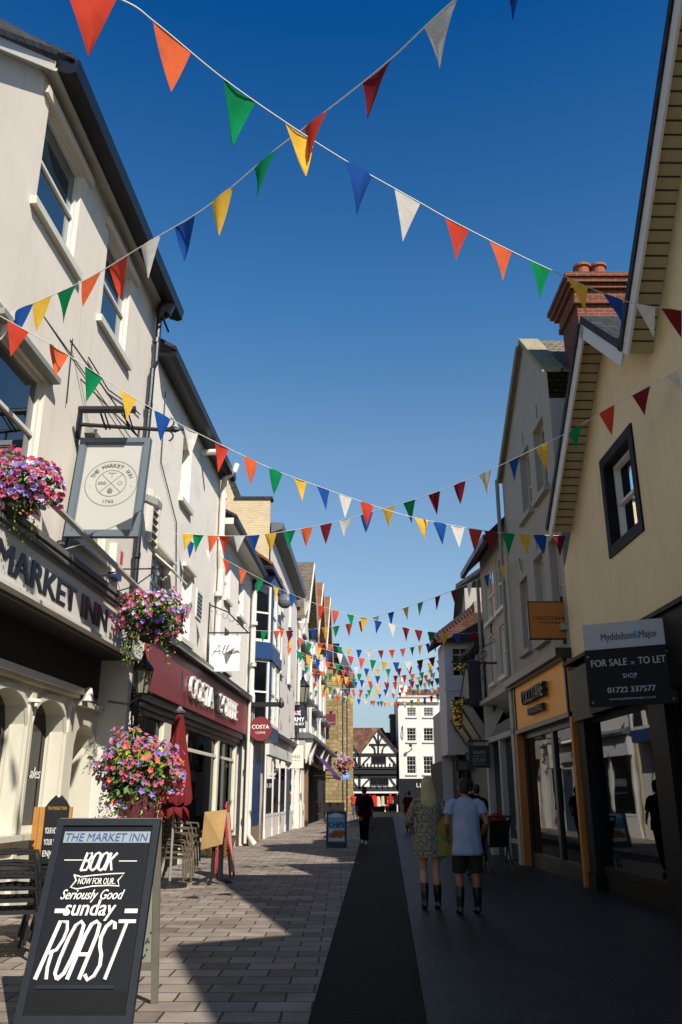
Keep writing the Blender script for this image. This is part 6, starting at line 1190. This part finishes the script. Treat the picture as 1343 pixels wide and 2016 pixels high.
def planter():
    c = L(23.0, .28, 0); b = thing('wicker_planter', c, 'round wicker planter outside the red shop window', 'planter'); m = MB(); m.lathe(c, [(.3, 0), (.36, .2), (.42, .5), (.44, .52), (.38, .52)], 18); m.build('pot', brick('wicker', '#8d6a3c', '#a37a45', '#3d2a17', .12, .05, .012, .8, 1), b)
    m = MB(); r_ = random.Random(8)
    for k in range(160): p = c+Vector((r_.gauss(0, .18), r_.gauss(0, .18), .52+abs(r_.gauss(0, .1)))); d = Vector((r_.gauss(0, 1), r_.gauss(0, 1), 1)).normalized(); a = d.orthogonal().normalized(); m.add([p, p+d*.04+a*.02, p+d*.08, p+d*.04-a*.02], [(0, 1, 2), (0, 2, 3)])
    tag(m.build('foliage', M_leafd, b, recalc=False), kind='stuff')
planter()
def chips_board():
    Y = 27.5; x0, x1 = At(642, 1668, Y).x, At(683, 1668, Y).x; zt = At(660, 1597, Y+.3).z; cx = (x0+x1)/2; hw = (x1-x0)/2; b = thing('sandwich_board', (cx, Y+.2, 0), 'black framed pavement board with blue fish and chip poster', 'sandwich board')
    up = Vector((0, .35, zt)).normalized(); n = Vector((0, -up.z, up.y)); T = lambda a, d_, h: Vector((cx+a, Y, 0))+up*h+n*d_; H_ = zt*1.03
    m = MB()
    for q in ((-hw, -hw+.06, 0, H_), (hw-.06, hw, 0, H_), (-hw+.06, hw-.06, H_-.06, H_), (-hw+.06, hw-.06, 0, .16)): m.box(q[0], q[1], -.03, .03, q[2], q[3], T)
    m.box(-hw, hw, -.75, -.72, 0, .05, T); m.build('frame', M_blk, b); m = MB(); m.box(-hw+.06, hw-.06, -.02, .01, .16, H_-.06, T); m.build('poster', mat('poster_blue', '#5d8fb4', .4, .25, 4), b)
    m = MB(); m.box(-hw+.08, hw-.08, .01, .016, .2, .55, T); m.build('poster_plate', mat('poster_paper', '#b9b7ac', .5, .1), b); m = MB(); r_ = random.Random(5)
    for k in range(26): p = T(r_.uniform(-.2, .2), .025, .3+r_.uniform(0, .12)); d = Vector((r_.uniform(-1, 1), 0, r_.uniform(-.4, .4))).normalized(); m.bar(p-d*.07, p+d*.07, .03, .03)
    m.ell(T(.08, .03, .46), .2, .03, .06); m.build('chips_picture', mat('fried_gold', '#a4602a', .6, .3, 12), b)
    m = MB(); m.ell(T(0, .012, .93), .2, .01, .1, 14, 8); m.prism([T(-.2, .02, .93), T(-.27, .02, 1.03), T(-.27, .02, .84)], (0, -.004, 0)); m.build('fish_picture', mat('pale_fish', '#c8d0d4', .5, .2, 9), b)
    m = MB(); m.text('FISH', T(0, .018, 1.05), (1, 0, 0), up, .1, .4, .002, .01); m.text('CHIPS', T(0, .016, .6), (1, 0, 0), up, .16, .48, .003, .02); m.build('lettering', mat('poster_navy', '#16233f', .5), b)
    U2 = Vector((0, -.35, zt)).normalized(); m = MB()
    for sx in (-hw, hw-.06): m.prism([(cx+sx, Y+.72, 0), (cx+sx+.06, Y+.72, 0), (cx+sx+.06, Y+.37, zt-.03), (cx+sx, Y+.37, zt-.03)], (0, .04, 0))
    m.box(cx-hw+.06, cx+hw-.06, Y+.5, Y+.53, .3, zt-.25); m.build('rear_leaf', M_blk, b)
chips_board()
def pushchair():
    x, y = 3.25, 18.7; b = thing('pushchair', (x, y, 0), 'dark pushchair with an orange hood panel near the stone pillars', 'pushchair'); m = MB()
    for dx in (-.22, .22): m.tube([(x+dx, y-.35, .12), (x+dx, y+.1, .6), (x+dx, y-.45, 1.08)], .018, 6); m.tube([(x+dx, y+.4, .12), (x+dx, y, .62)], .018, 6)
    m.tube([(x-.22, y-.45, 1.08), (x+.22, y-.45, 1.08)], .02, 6); m.build('frame', M_iron, b); m = MB(); m.prism([(x-.2, y-.2, .5), (x-.2, y+.3, .45), (x-.2, y+.25, .52), (x-.2, y-.15, .58), (x-.2, y-.35, 1.0), (x-.2, y-.4, 1.0)], (.4, 0, 0)); m.build('seat', M_blk, b)
    m = MB(); m.ell((x, y-.1, .98), .2, .26, .16, 14, 8); m.build('hood', cloth('hood_orange', '#8a3a1c', .05), b)
    for dx in (-.24, .24):
        for dy in (-.36, .4):
            m = MB(); m.tube([(x+dx, y+dy+.13*math.cos(t), .14+.13*math.sin(t)) for t in [k*math.pi/8 for k in range(17)]], .014, 6); m.tube([(x+dx-.02, y+dy, .14), (x+dx+.02, y+dy, .14)], .03, 8); m.build('wheel', mat('tyre_grey', '#55534f', .7), b)
pushchair()
# cafe furniture near the church
pw = chair(M_wht, 'cafe_chair', 'white cafe chair under the purple awning, nearest the street', 'chair', 'cafe chairs by the church')
for k, (x, y, rz, lb) in enumerate([(-2.3, 55.5, .5, None), (-2.75, 57.2, -2.5, 'white cafe chair under the purple awning, closer to the wall'), (-1.6, 58.4, 2.2, 'white cafe chair at the table in front of the stone front')]):
    o = pw if k == 0 else copy_tree(pw)
    if lb: o['label'] = lb
    o.location = (x, y, 0); o.rotation_euler = (0, 0, rz)
pd_ = chair(mat('rattan_brown', '#6b4a2c', .7, .2), 'cafe_chair', 'brown cafe chair just behind the fish poster board', 'chair', 'cafe chairs by the church')
for k, (x, y, rz, lb) in enumerate([(.5, 57, .3, None), (1.2, 58.5, 2, 'brown cafe chair farther right beside the stone church side wall'), (-.6, 57.4, -1.2, 'brown cafe chair left of the dark planter box')]):
    o = pd_ if k == 0 else copy_tree(pd_)
    if lb: o['label'] = lb
    o.location = (x, y, 0); o.rotation_euler = (0, 0, rz)
def cafe_table(x, y, lb):
    b = thing('cafe_table', (x, y, 0), lb, 'table', 'cafe tables by the church'); m = MB(); m.lathe((x, y, .72), [(.38, 0), (.4, .02), (.38, .03)], 18); m.build('tabletop', M_wht, b); m = MB(); m.tube([(x, y, .72), (x, y, .05)], .03); m.lathe((x, y, 0), [(.25, 0), (.05, .05)], 12); m.build('pedestal', M_iron, b)
cafe_table(-2.2, 56.6, 'round white cafe table under the purple awning'); cafe_table(-1.1, 57.6, 'round cafe table in front of the church stone front')
def planter_box():
    x, y = -.35, 52.5; b = thing('wooden_planter', (x, y, 0), 'brown wooden planter box behind the fish poster board', 'planter'); m = MB(); m.box(x-.65, x+.55, y-.25, y+.25, .6, 1.15); m.build('box', mat('mahogany', '#1c0d0a', .5, .2), b)
    for dx in (-.58, .48):
        MB().box(x+dx-.04, x+dx+.04, y-.2, y+.2, 0, .598).build('leg', M_iron, b)
    m = MB(); m.box(x-.6, x+.5, y-.2, y+.2, 1.1, 1.17); m.build('soil', mat('soil', '#2b1e14', .9, .3), b)
planter_box()
def red_aframe():
    x, y = 1.5, 46.; b = thing('red_board', (x, y, 0), 'narrow red pavement board right of the backpack walker', 'sandwich board'); m = MB(); m.prism([(x-.17, y, 0), (x+.17, y, 0), (x+.17, y+.25, 1.0), (x-.17, y+.25, 1.0)], (0, .05, 0)); m.build('front_leaf', mat('brick_red_paint', '#43150f', .5), b); m = MB(); m.prism([(x-.17, y+.55, 0), (x+.17, y+.55, 0), (x+.17, y+.31, 1.0), (x-.17, y+.31, 1.0)], (0, .05, 0)); m.build('rear_leaf', MATS['brick_red_paint'], b)
red_aframe()
# ================================================================== people
M_skin = mat('skin', '#b98568', .55, .08, 5); M_skind = mat('skin_tan', '#8d5f45', .55, .08, 5)
def hand(m, wr, dirv, side, palm_n, r0=.0085):
    """palm, four fingers of unequal length slightly curled, thumb off the side near the wrist"""
    d = Vector(dirv).normalized(); pn = Vector(palm_n).normalized(); a = d.cross(pn).normalized()*side; wr = Vector(wr)
    m.tube([wr-d*.02, wr+d*.03, wr+d*.075, wr+d*.09], [.019, .02, .021, .018], 8, flat=1.6)
    for k, (o, ln) in enumerate(((-.028, .062), (-.01, .074), (.009, .068), (.027, .054))):
        p = wr+d*.082+a*o; q = p+d*ln*.55+pn*.006; m.tube([p-d*.015, q, q+d*ln*.35+pn*ln*.32, q+d*ln*.45+pn*ln*.55], [r0, r0*.95, r0*.85, r0*.6], 6)
    p = wr+d*.03-a*.025; m.tube([p, p+d*.025-a*.022+pn*.01, p+d*.06-a*.026+pn*.02], [r0*1.25, r0*1.15, r0*.8], 6)
def person(loc, rz, J, label, parts, sc=1., skin=None, hair='#2a1d16', hairfn=None, vox=.012, group=None, female=False, eyes=True):
    """J: joints in metres, x right, y forward, z up; the body is one remeshed surface"""
    b = thing('person', (0, 0, 0), label, 'person', group); m = MB(); V = lambda *p: Vector(p)
    pel, che, nk, hd = V(*J['pelvis']), V(*J['chest']), V(*J['neck']), V(*J['head']); w_ = .88 if female else .97
    m.tube([pel+V(0, 0, -.1), pel, pel.lerp(che, .45), che, che.lerp(nk, .6), nk], [.13, .155*w_, .125*w_, .155*w_, .11*w_, .055], 14, flat=.72)
    m.tube([nk-V(0, 0, .05), nk, hd-V(0, -.0, .06)], [.062, .054, .055], 10); m.ell(hd, .077, .095, .118, 16, 12); m.ell(hd+V(0, .04, -.055), .055, .06, .06, 12, 8)
    m.tube([hd+V(0, .085, .02), hd+V(0, .112, -.02), hd+V(0, .09, -.03)], [.008, .015, .012], 6)
    for sx in (-1, 1): m.ell(hd+V(.078*sx, -.005, -.005), .012, .022, .032, 8, 6)
    for side, sx in (('L', -1), ('R', 1)):
        sh, el, wr = V(*J['sh'+side]), V(*J['el'+side]), V(*J['wr'+side]); m.ell(sh-V(sx*.012, 0, .012), .052*w_, .052, .052); m.tube([che.lerp(sh, .4), sh-V(sx*.01, 0, .01), sh.lerp(el, .45), el, el.lerp(wr, .3), wr], [.065*w_, .052*w_, .047*w_, .04, .041, .027], 10)
        d = (wr-el); hand(m, wr, J.get('hd'+side, d), sx, J.get('pn'+side, (-sx, .2, 0)))
        hp, kn, an = V(*J['hp'+side]), V(*J['kn'+side]), V(*J['an'+side]); m.tube([hp+V(0, 0, .04), hp-V(0, 0, .08), hp.lerp(kn, .5), kn, kn.lerp(an, .3)+V(0, -.015, 0), kn.lerp(an, .7), an], [.09, .092*w_, .074, .052, .056, .04, .034], 10)
        f = V(*J.get('ft'+side, (0, 1, -.15))).normalized(); m.tube([an+V(0, 0, .0)-f*.05-V(0, 0, .04), an+f*.05-V(0, 0, .045), an+f*.15-V(0, 0, .06), an+f*.19-V(0, 0, .062)], [.036, .042, .035, .02], 8, flat=.8)
    body = m.build('body', skin or M_skin, b, remesh=vox, smoothit=2)
    if eyes:
        for sx in (-1, 1): MB().ell(hd+V(.032*sx, .086, .012), .013, .008, .008, 8, 6).build('eye', mat('eye_dark', '#1c1410', .2), body)
        MB().ell(hd+V(0, .094, -.058), .024, .006, .007, 8, 6).build('mouth', mat('lip', '#8a4a44', .5), body)
    for nm, mm, fn, vx in parts:
        q = MB(); fn(q, J, V); q.build(nm, mm, body if nm in ('hair',) else b, remesh=vx, smoothit=2) if vx else q.build(nm, mm, b)
    b.location = loc; b.rotation_euler = (0, 0, rz); b.scale = (sc,)*3
    return b
def loft(q, rings, n=28, fold=0., nf=7, ph=0.):
    """closed garment skin from (centre, rx, ry) rings"""
    P, F = [], []; m = len(rings)
    for i, (c, rx, ry) in enumerate(rings):
        fo = fold*(1-i/(m-1))
        for k in range(n): t = 2*math.pi*k/n; k_ = 1+fo*math.cos(nf*t+ph+i*.4); P.append(Vector(c)+Vector((rx*k_*math.cos(t), ry*k_*math.sin(t), 0)))
    for i in range(m-1):
        for k in range(n): F.append((i*n+k, i*n+(k+1) % n, (i+1)*n+(k+1) % n, (i+1)*n+k))
    q.add(P, F+[tuple(range(n))[::-1], tuple(range((m-1)*n, m*n))])
def base(**k):
    J = dict(pelvis=(0, 0, .95), chest=(0, 0, 1.28), neck=(0, .0, 1.47), head=(0, .03, 1.605), shL=(-.185, 0, 1.4), shR=(.185, 0, 1.4), elL=(-.24, -.02, 1.12), elR=(.24, -.02, 1.12), wrL=(-.25, .05, .88), wrR=(.25, .05, .88), hpL=(-.09, 0, .9), hpR=(.09, 0, .9), knL=(-.095, .03, .5), knR=(.095, .0, .5), anL=(-.1, .0, .085), anR=(.1, 0, .085)); J.update(k); return J
def trousers(q, J, V, end=.93, r_=(.105, .085, .075, .07)):
    p = V(*J['pelvis']); q.tube([p+V(0, 0, .1), p, p-V(0, 0, .08)], [.14, .155, .14], 14, flat=.78)
    for s_ in 'LR':
        hp, kn, an = V(*J['hp'+s_]), V(*J['kn'+s_]), V(*J['an'+s_])
        if end <= .5: e = hp.lerp(kn, end*2); q.tube([hp+V(0, 0, .03), hp.lerp(e, .5), e], [r_[0], r_[0]*1.02, r_[0]*1.0], 12)
        else: q.tube([hp+V(0, 0, .03), hp.lerp(kn, .5), kn, kn.lerp(an, (end-.5)*2)], r_, 12)
def boots(q, J, V, top=.45, r0=.062):
    for s_ in 'LR':
        kn, an = V(*J['kn'+s_]), V(*J['an'+s_]); f = V(*J.get('ft'+s_, (0, 1, -.15))).normalized(); a = an.lerp(kn, top); q.tube([a, an.lerp(kn, top*.5)+V(0, -.008, 0), an+V(0, 0, -.0), an-V(0, 0, .03)], [r0, r0*.98, r0*.74, r0*.72], 12)
        q.tube([an-f*.055-V(0, 0, .04), an+f*.05-V(0, 0, .038), an+f*.16-V(0, 0, .055), an+f*.2-V(0, 0, .06)], [.04, .05, .042, .024], 10, flat=.85)
def tee(q, J, V, hem=.72, slv=.55, wide=1.0):
    c, n_ = V(*J['chest']), V(*J['neck']); z0 = hem
    loft(q, [((0, -.0, z0), .212*wide, .162*wide), ((.004, -.01, z0+.03), .215*wide, .165*wide), ((0, -.01, z0+.1), .208*wide, .16*wide), ((.004, -.01, z0+.17), .2*wide, .152*wide), ((-.004, -.012, 1.0), .188*wide, .142*wide), ((0, 0, 1.16), .188*wide, .135*wide), ((c.x, c.y, 1.3), .195*wide, .135*wide), ((c.x, c.y, 1.37), .18*wide, .115*wide), ((c.x, c.y, 1.42), .14, .095), ((n_.x, n_.y, 1.46), .09, .08), ((n_.x, n_.y, 1.48), .068, .066)], fold=.035, nf=9)
    for s_ in 'LR': sh, el = V(*J['sh'+s_]), V(*J['el'+s_]); q.tube([c.lerp(sh, .5)+V(0, 0, .03), c.lerp(sh, .85)+V(0, 0, .0), sh.lerp(el, .15), sh.lerp(el, slv*.6), sh.lerp(el, slv)], [.075, .074, .07, .069, .072], 12)
def short_hair(q, J, V): h = V(*J['head']); q.ell(h+V(0, -.018, .03), .083, .096, .105, 16, 10); q.ell(h+V(0, -.03, -.03), .072, .075, .07, 14, 8)
# --- the woman
def w_dress(q, J, V):
    loft(q, [((0, 0, .66), .235, .185), ((0, 0, .7), .232, .18), ((0, -.01, .85), .215, .17), ((0, -.01, .98), .195, .155), ((0, 0, 1.1), .168, .13), ((0, 0, 1.25), .185, .135), ((0, 0, 1.36), .18, .115), ((0, 0, 1.43), .11, .085), ((0, 0, 1.47), .065, .062)], fold=.05, nf=8)
    for s_ in 'LR': sh, el, wr = V(*J['sh'+s_]), V(*J['el'+s_]), V(*J['wr'+s_]); q.tube([V(0, 0, 1.34).lerp(sh, .5)+V(0, 0, .02), V(0, 0, 1.34).lerp(sh, .9), sh.lerp(el, .5), el, el.lerp(wr, .25), el.lerp(wr, .3)], [.075, .066, .064, .066, .066, .064], 12)
def w_hair(q, J, V):
    h = V(*J['head']); q.ell(h+V(0, -.02, .035), .092, .105, .11, 18, 12); loft(q, [(h+V(0, -.09, -.38), .06, .025), (h+V(0, -.1, -.3), .1, .035), (h+V(0, -.095, -.18), .112, .05), (h+V(0, -.06, -.06), .105, .075), (h+V(0, -.03, .04), .088, .08)], fold=.06, nf=11)
    r_ = random.Random(2)
    for k in range(26): x = r_.uniform(-.1, .1); q.tube([h+V(x*.6, -.11-.02*(1-abs(x)*9), .06), h+V(x*.95, -.135+abs(x)*.3, -.1), h+V(x*1.05, -.14+abs(x)*.35, -.25), h+V(x*.9+r_.uniform(-.02, .02), -.12, -.36-r_.uniform(0, .08))], [.012, .012, .01, .003], 5)
JW = base(elL=(-.28, .0, 1.14), wrL=(-.22, .2, 1.02), elR=(.29, .02, 1.15), wrR=(.2, .2, 1.05), knL=(-.09, .05, .49), anL=(-.085, -.02, .1), knR=(.085, .02, .48), anR=(.1, .06, .085), head=(0.0, .02, 1.6))
mdress = cloth('floral_olive', '#928a78', .05, '#5d584a', 34)
mhair = mat('blond_hair', '#b8a377', .5, .5, 6, .5, 60, stretch=(16, .6)); 
person((1.24, 12.63, 0), .0, JW, 'woman from behind in floral dress and black boots with long blond hair', [('dress', mdress, w_dress, .011), ('hair', mhair, w_hair, .007), ('boots', M_black, lambda q, J, V: boots(q, J, V, .6, .06), .01)], 1.0, vox=.008, female=True)
# --- the man
JM = base(elL=(-.27, -.03, 1.13), wrL=(-.24, .16, .98), elR=(.28, -.05, 1.14), wrR=(.24, .14, .98), knL=(-.11, .06, .5), anL=(-.12, .02, .085), knR=(.11, .02, .5), anR=(.125, .06, .085), shL=(-.205, 0, 1.41), shR=(.205, 0, 1.41))
mshirt = cloth('pale_blue_tee', '#a3acc4', .12, pscale=6)
def shorts(q, J, V): trousers(q, J, V, .485, (.1, .1, .1, .1))
person((1.69, 12.1, 0), .04, JM, 'man from behind in pale blue t shirt, dark shorts and black boots', [('t_shirt', mshirt, lambda q, J, V: tee(q, J, V, .73, .58, 1.0), .01), ('shorts', cloth('olive_shorts', '#35322a', .05), shorts, .012), ('hair', mat('dark_hair', '#17120f', .6, .5, 6, .6, 90), short_hair, .008), ('boots', M_black, lambda q, J, V: boots(q, J, V, .62, .062), .01)], .985, vox=.008, skin=M_skind)
def yellow_bag():
    c = At(882, 1645, 12.45); b = thing('carrier_bag', (c.x, 12.45, c.z-.27), 'pale yellow carrier bag with round green mark held between the couple', 'bag'); m = MB(); x, y, z = c.x, 12.45, c.z; V, F = [], []
    m.prism([(x-.13, y, z-.27), (x+.12, y, z-.27), (x+.14, y-.02, z+.1), (x+.1, y, z+.24), (x-.06, y, z+.24), (x-.14, y+.01, z+.12)], (0, .09, 0)); m.build('bag_body', cloth('bag_yellow', '#94894a', .15), b)
    m = MB(); m.ell((x+.02, y-.003, z-.02), .085, .008, .085, 18, 8); m.build('round_mark', mat('bag_green', '#1f6f5c', .6), b); m = MB(); m.tube([(x-.05, y+.04, z+.23), (x+.02, y+.04, z+.31), (x+.08, y+.04, z+.23)], .008, 5); m.build('handle', MATS['bag_yellow'], b)
yellow_bag()
# --- walkers and cafe people
mblk = cloth('black_cloth', '#15151a', .05); mwine = cloth('dark_wine_cloth', '#3a1a22', .05)
def pack(q, J, V): loft(q, [((0, -.2, .98), .13, .07), ((0, -.22, 1.1), .155, .1), ((0, -.21, 1.3), .15, .09), ((0, -.18, 1.42), .1, .05)])
JB = base(knL=(-.08, .16, .52), anL=(-.07, .1, .12), knR=(.06, .0, .5), anR=(.04, -.12, .1), elL=(-.25, -.1, 1.14), wrL=(-.24, .02, .92), elR=(.25, .02, 1.14), wrR=(.2, .2, 1.0))
person((.75, 28.6, 0), 0, JB, 'walker seen from behind in dark clothes with a black backpack', [('jacket', mwine, lambda q, J, V: tee(q, J, V, .85, .95, 1.05), .014), ('trousers', mblk, lambda q, J, V: trousers(q, J, V), .014), ('backpack', mblk, pack, .014), ('hair', mat('dark_hair', '#17120f'), short_hair, .01), ('shoes', mat('pale_trainers', '#b9b6ae', .6), lambda q, J, V: boots(q, J, V, .03, .045), .012)], 1.03, skin=M_skind)
def walker(x, y, rz, label, top, bot, sc=1., hair='#201713', shoe='#1a1a1c', J=None, slv=.9, sk=None, long=False):
    ct, cb = cloth('top_'+top[1:], top, .05), cloth('bottoms_'+bot[1:], bot, .05)
    return person((x, y, 0), rz, J or JB, label, [('top', ct, lambda q, J, V: tee(q, J, V, .82, slv), .018), ('trousers', cb, lambda q, J, V: trousers(q, J, V), .018), ('hair', mat('hair_'+hair[1:], hair, .6), w_hair if long else short_hair, .014), ('shoes', mat('shoe_'+shoe[1:], shoe, .6), lambda q, J, V: boots(q, J, V, .05, .045), .016)], sc, vox=.016, skin=sk)
walker(2.95, 38.6, .1, 'dark clothed walker in rusty top left of the blond woman', '#3d2020', '#191920', 1.0)
walker(2.5, 17.2, -.1, 'person in dark jacket just beyond the man in pale blue', '#17181c', '#121316', 1.03)
walker(3.0, 19.6, .2, 'person in black pushing the dark pushchair', '#141518', '#16161a', 1.0, J=base(elL=(-.24, .12, 1.12), wrL=(-.2, .38, 1.02), elR=(.24, .12, 1.12), wrR=(.2, .38, 1.02)))
walker(-1.75, 57.3, -1.3, 'waiter in maroon t shirt standing by the church cafe table', '#3b1a20', '#1a1a1e', 1.02, hair='#7a3b22', J=base(elL=(-.2, .12, 1.14), wrL=(-.12, .36, 1.08), elR=(.22, .12, 1.14), wrR=(.14, .36, 1.05), head=(0, .09, 1.58)), slv=.5)
walker(1.05, 76, 2.9, 'person in red top standing at the far corner of the church', '#b0402f', '#3a5a80', 1.05, slv=.5)
walker(4.9, 88, 3.0, 'tiny person in red coat outside the timber house shop', '#a8332c', '#1b1b22', 1.05)
walker(6.3, 86, .4, 'tiny figure in grey clothes before the dark far shopfront', '#55565a', '#1b1b22', 1.05)
JS = base(pelvis=(0, 0, .52), chest=(0, .02, .86), neck=(0, .03, 1.05), head=(0, .06, 1.185), shL=(-.185, 0, .98), shR=(.185, 0, .98), elL=(-.24, .08, .72), elR=(.24, .08, .72), wrL=(-.15, .3, .75), wrR=(.15, .3, .75), hpL=(-.09, .02, .5), hpR=(.09, .02, .5), knL=(-.11, .42, .5), knR=(.11, .42, .5), anL=(-.11, .4, .085), anR=(.11, .44, .085))
def sit_top(q, J, V):
    loft(q, [((0, 0, .44), .18, .14), ((0, 0, .6), .18, .13), ((0, .01, .86), .2, .14), ((0, .02, .98), .19, .11), ((0, .03, 1.04), .08, .07)])
    for s_ in 'LR': sh, el = V(*J['sh'+s_]), V(*J['el'+s_]); q.tube([sh, sh.lerp(el, .6)], [.078, .078], 12)
for (x, y, rz, lb, cc) in ((-2.3, 55.45, .5, 'seated customer in pale pink top on the white cafe chair', '#c9a79a'), (-2.75, 57.25, -2.5, 'seated customer in dark top by the cafe wall', '#2a2a30')):
    ct = cloth('top_'+cc[1:], cc, .05); person((x, y, 0), rz, JS, lb, [('top', ct, sit_top, .018), ('trousers', mblk, lambda q, J, V: trousers(q, J, V), .018), ('hair', mat('dark_hair', '#17120f'), short_hair, .014), ('shoes', M_black, lambda q, J, V: boots(q, J, V, .05, .045), .016)], 1., vox=.016)
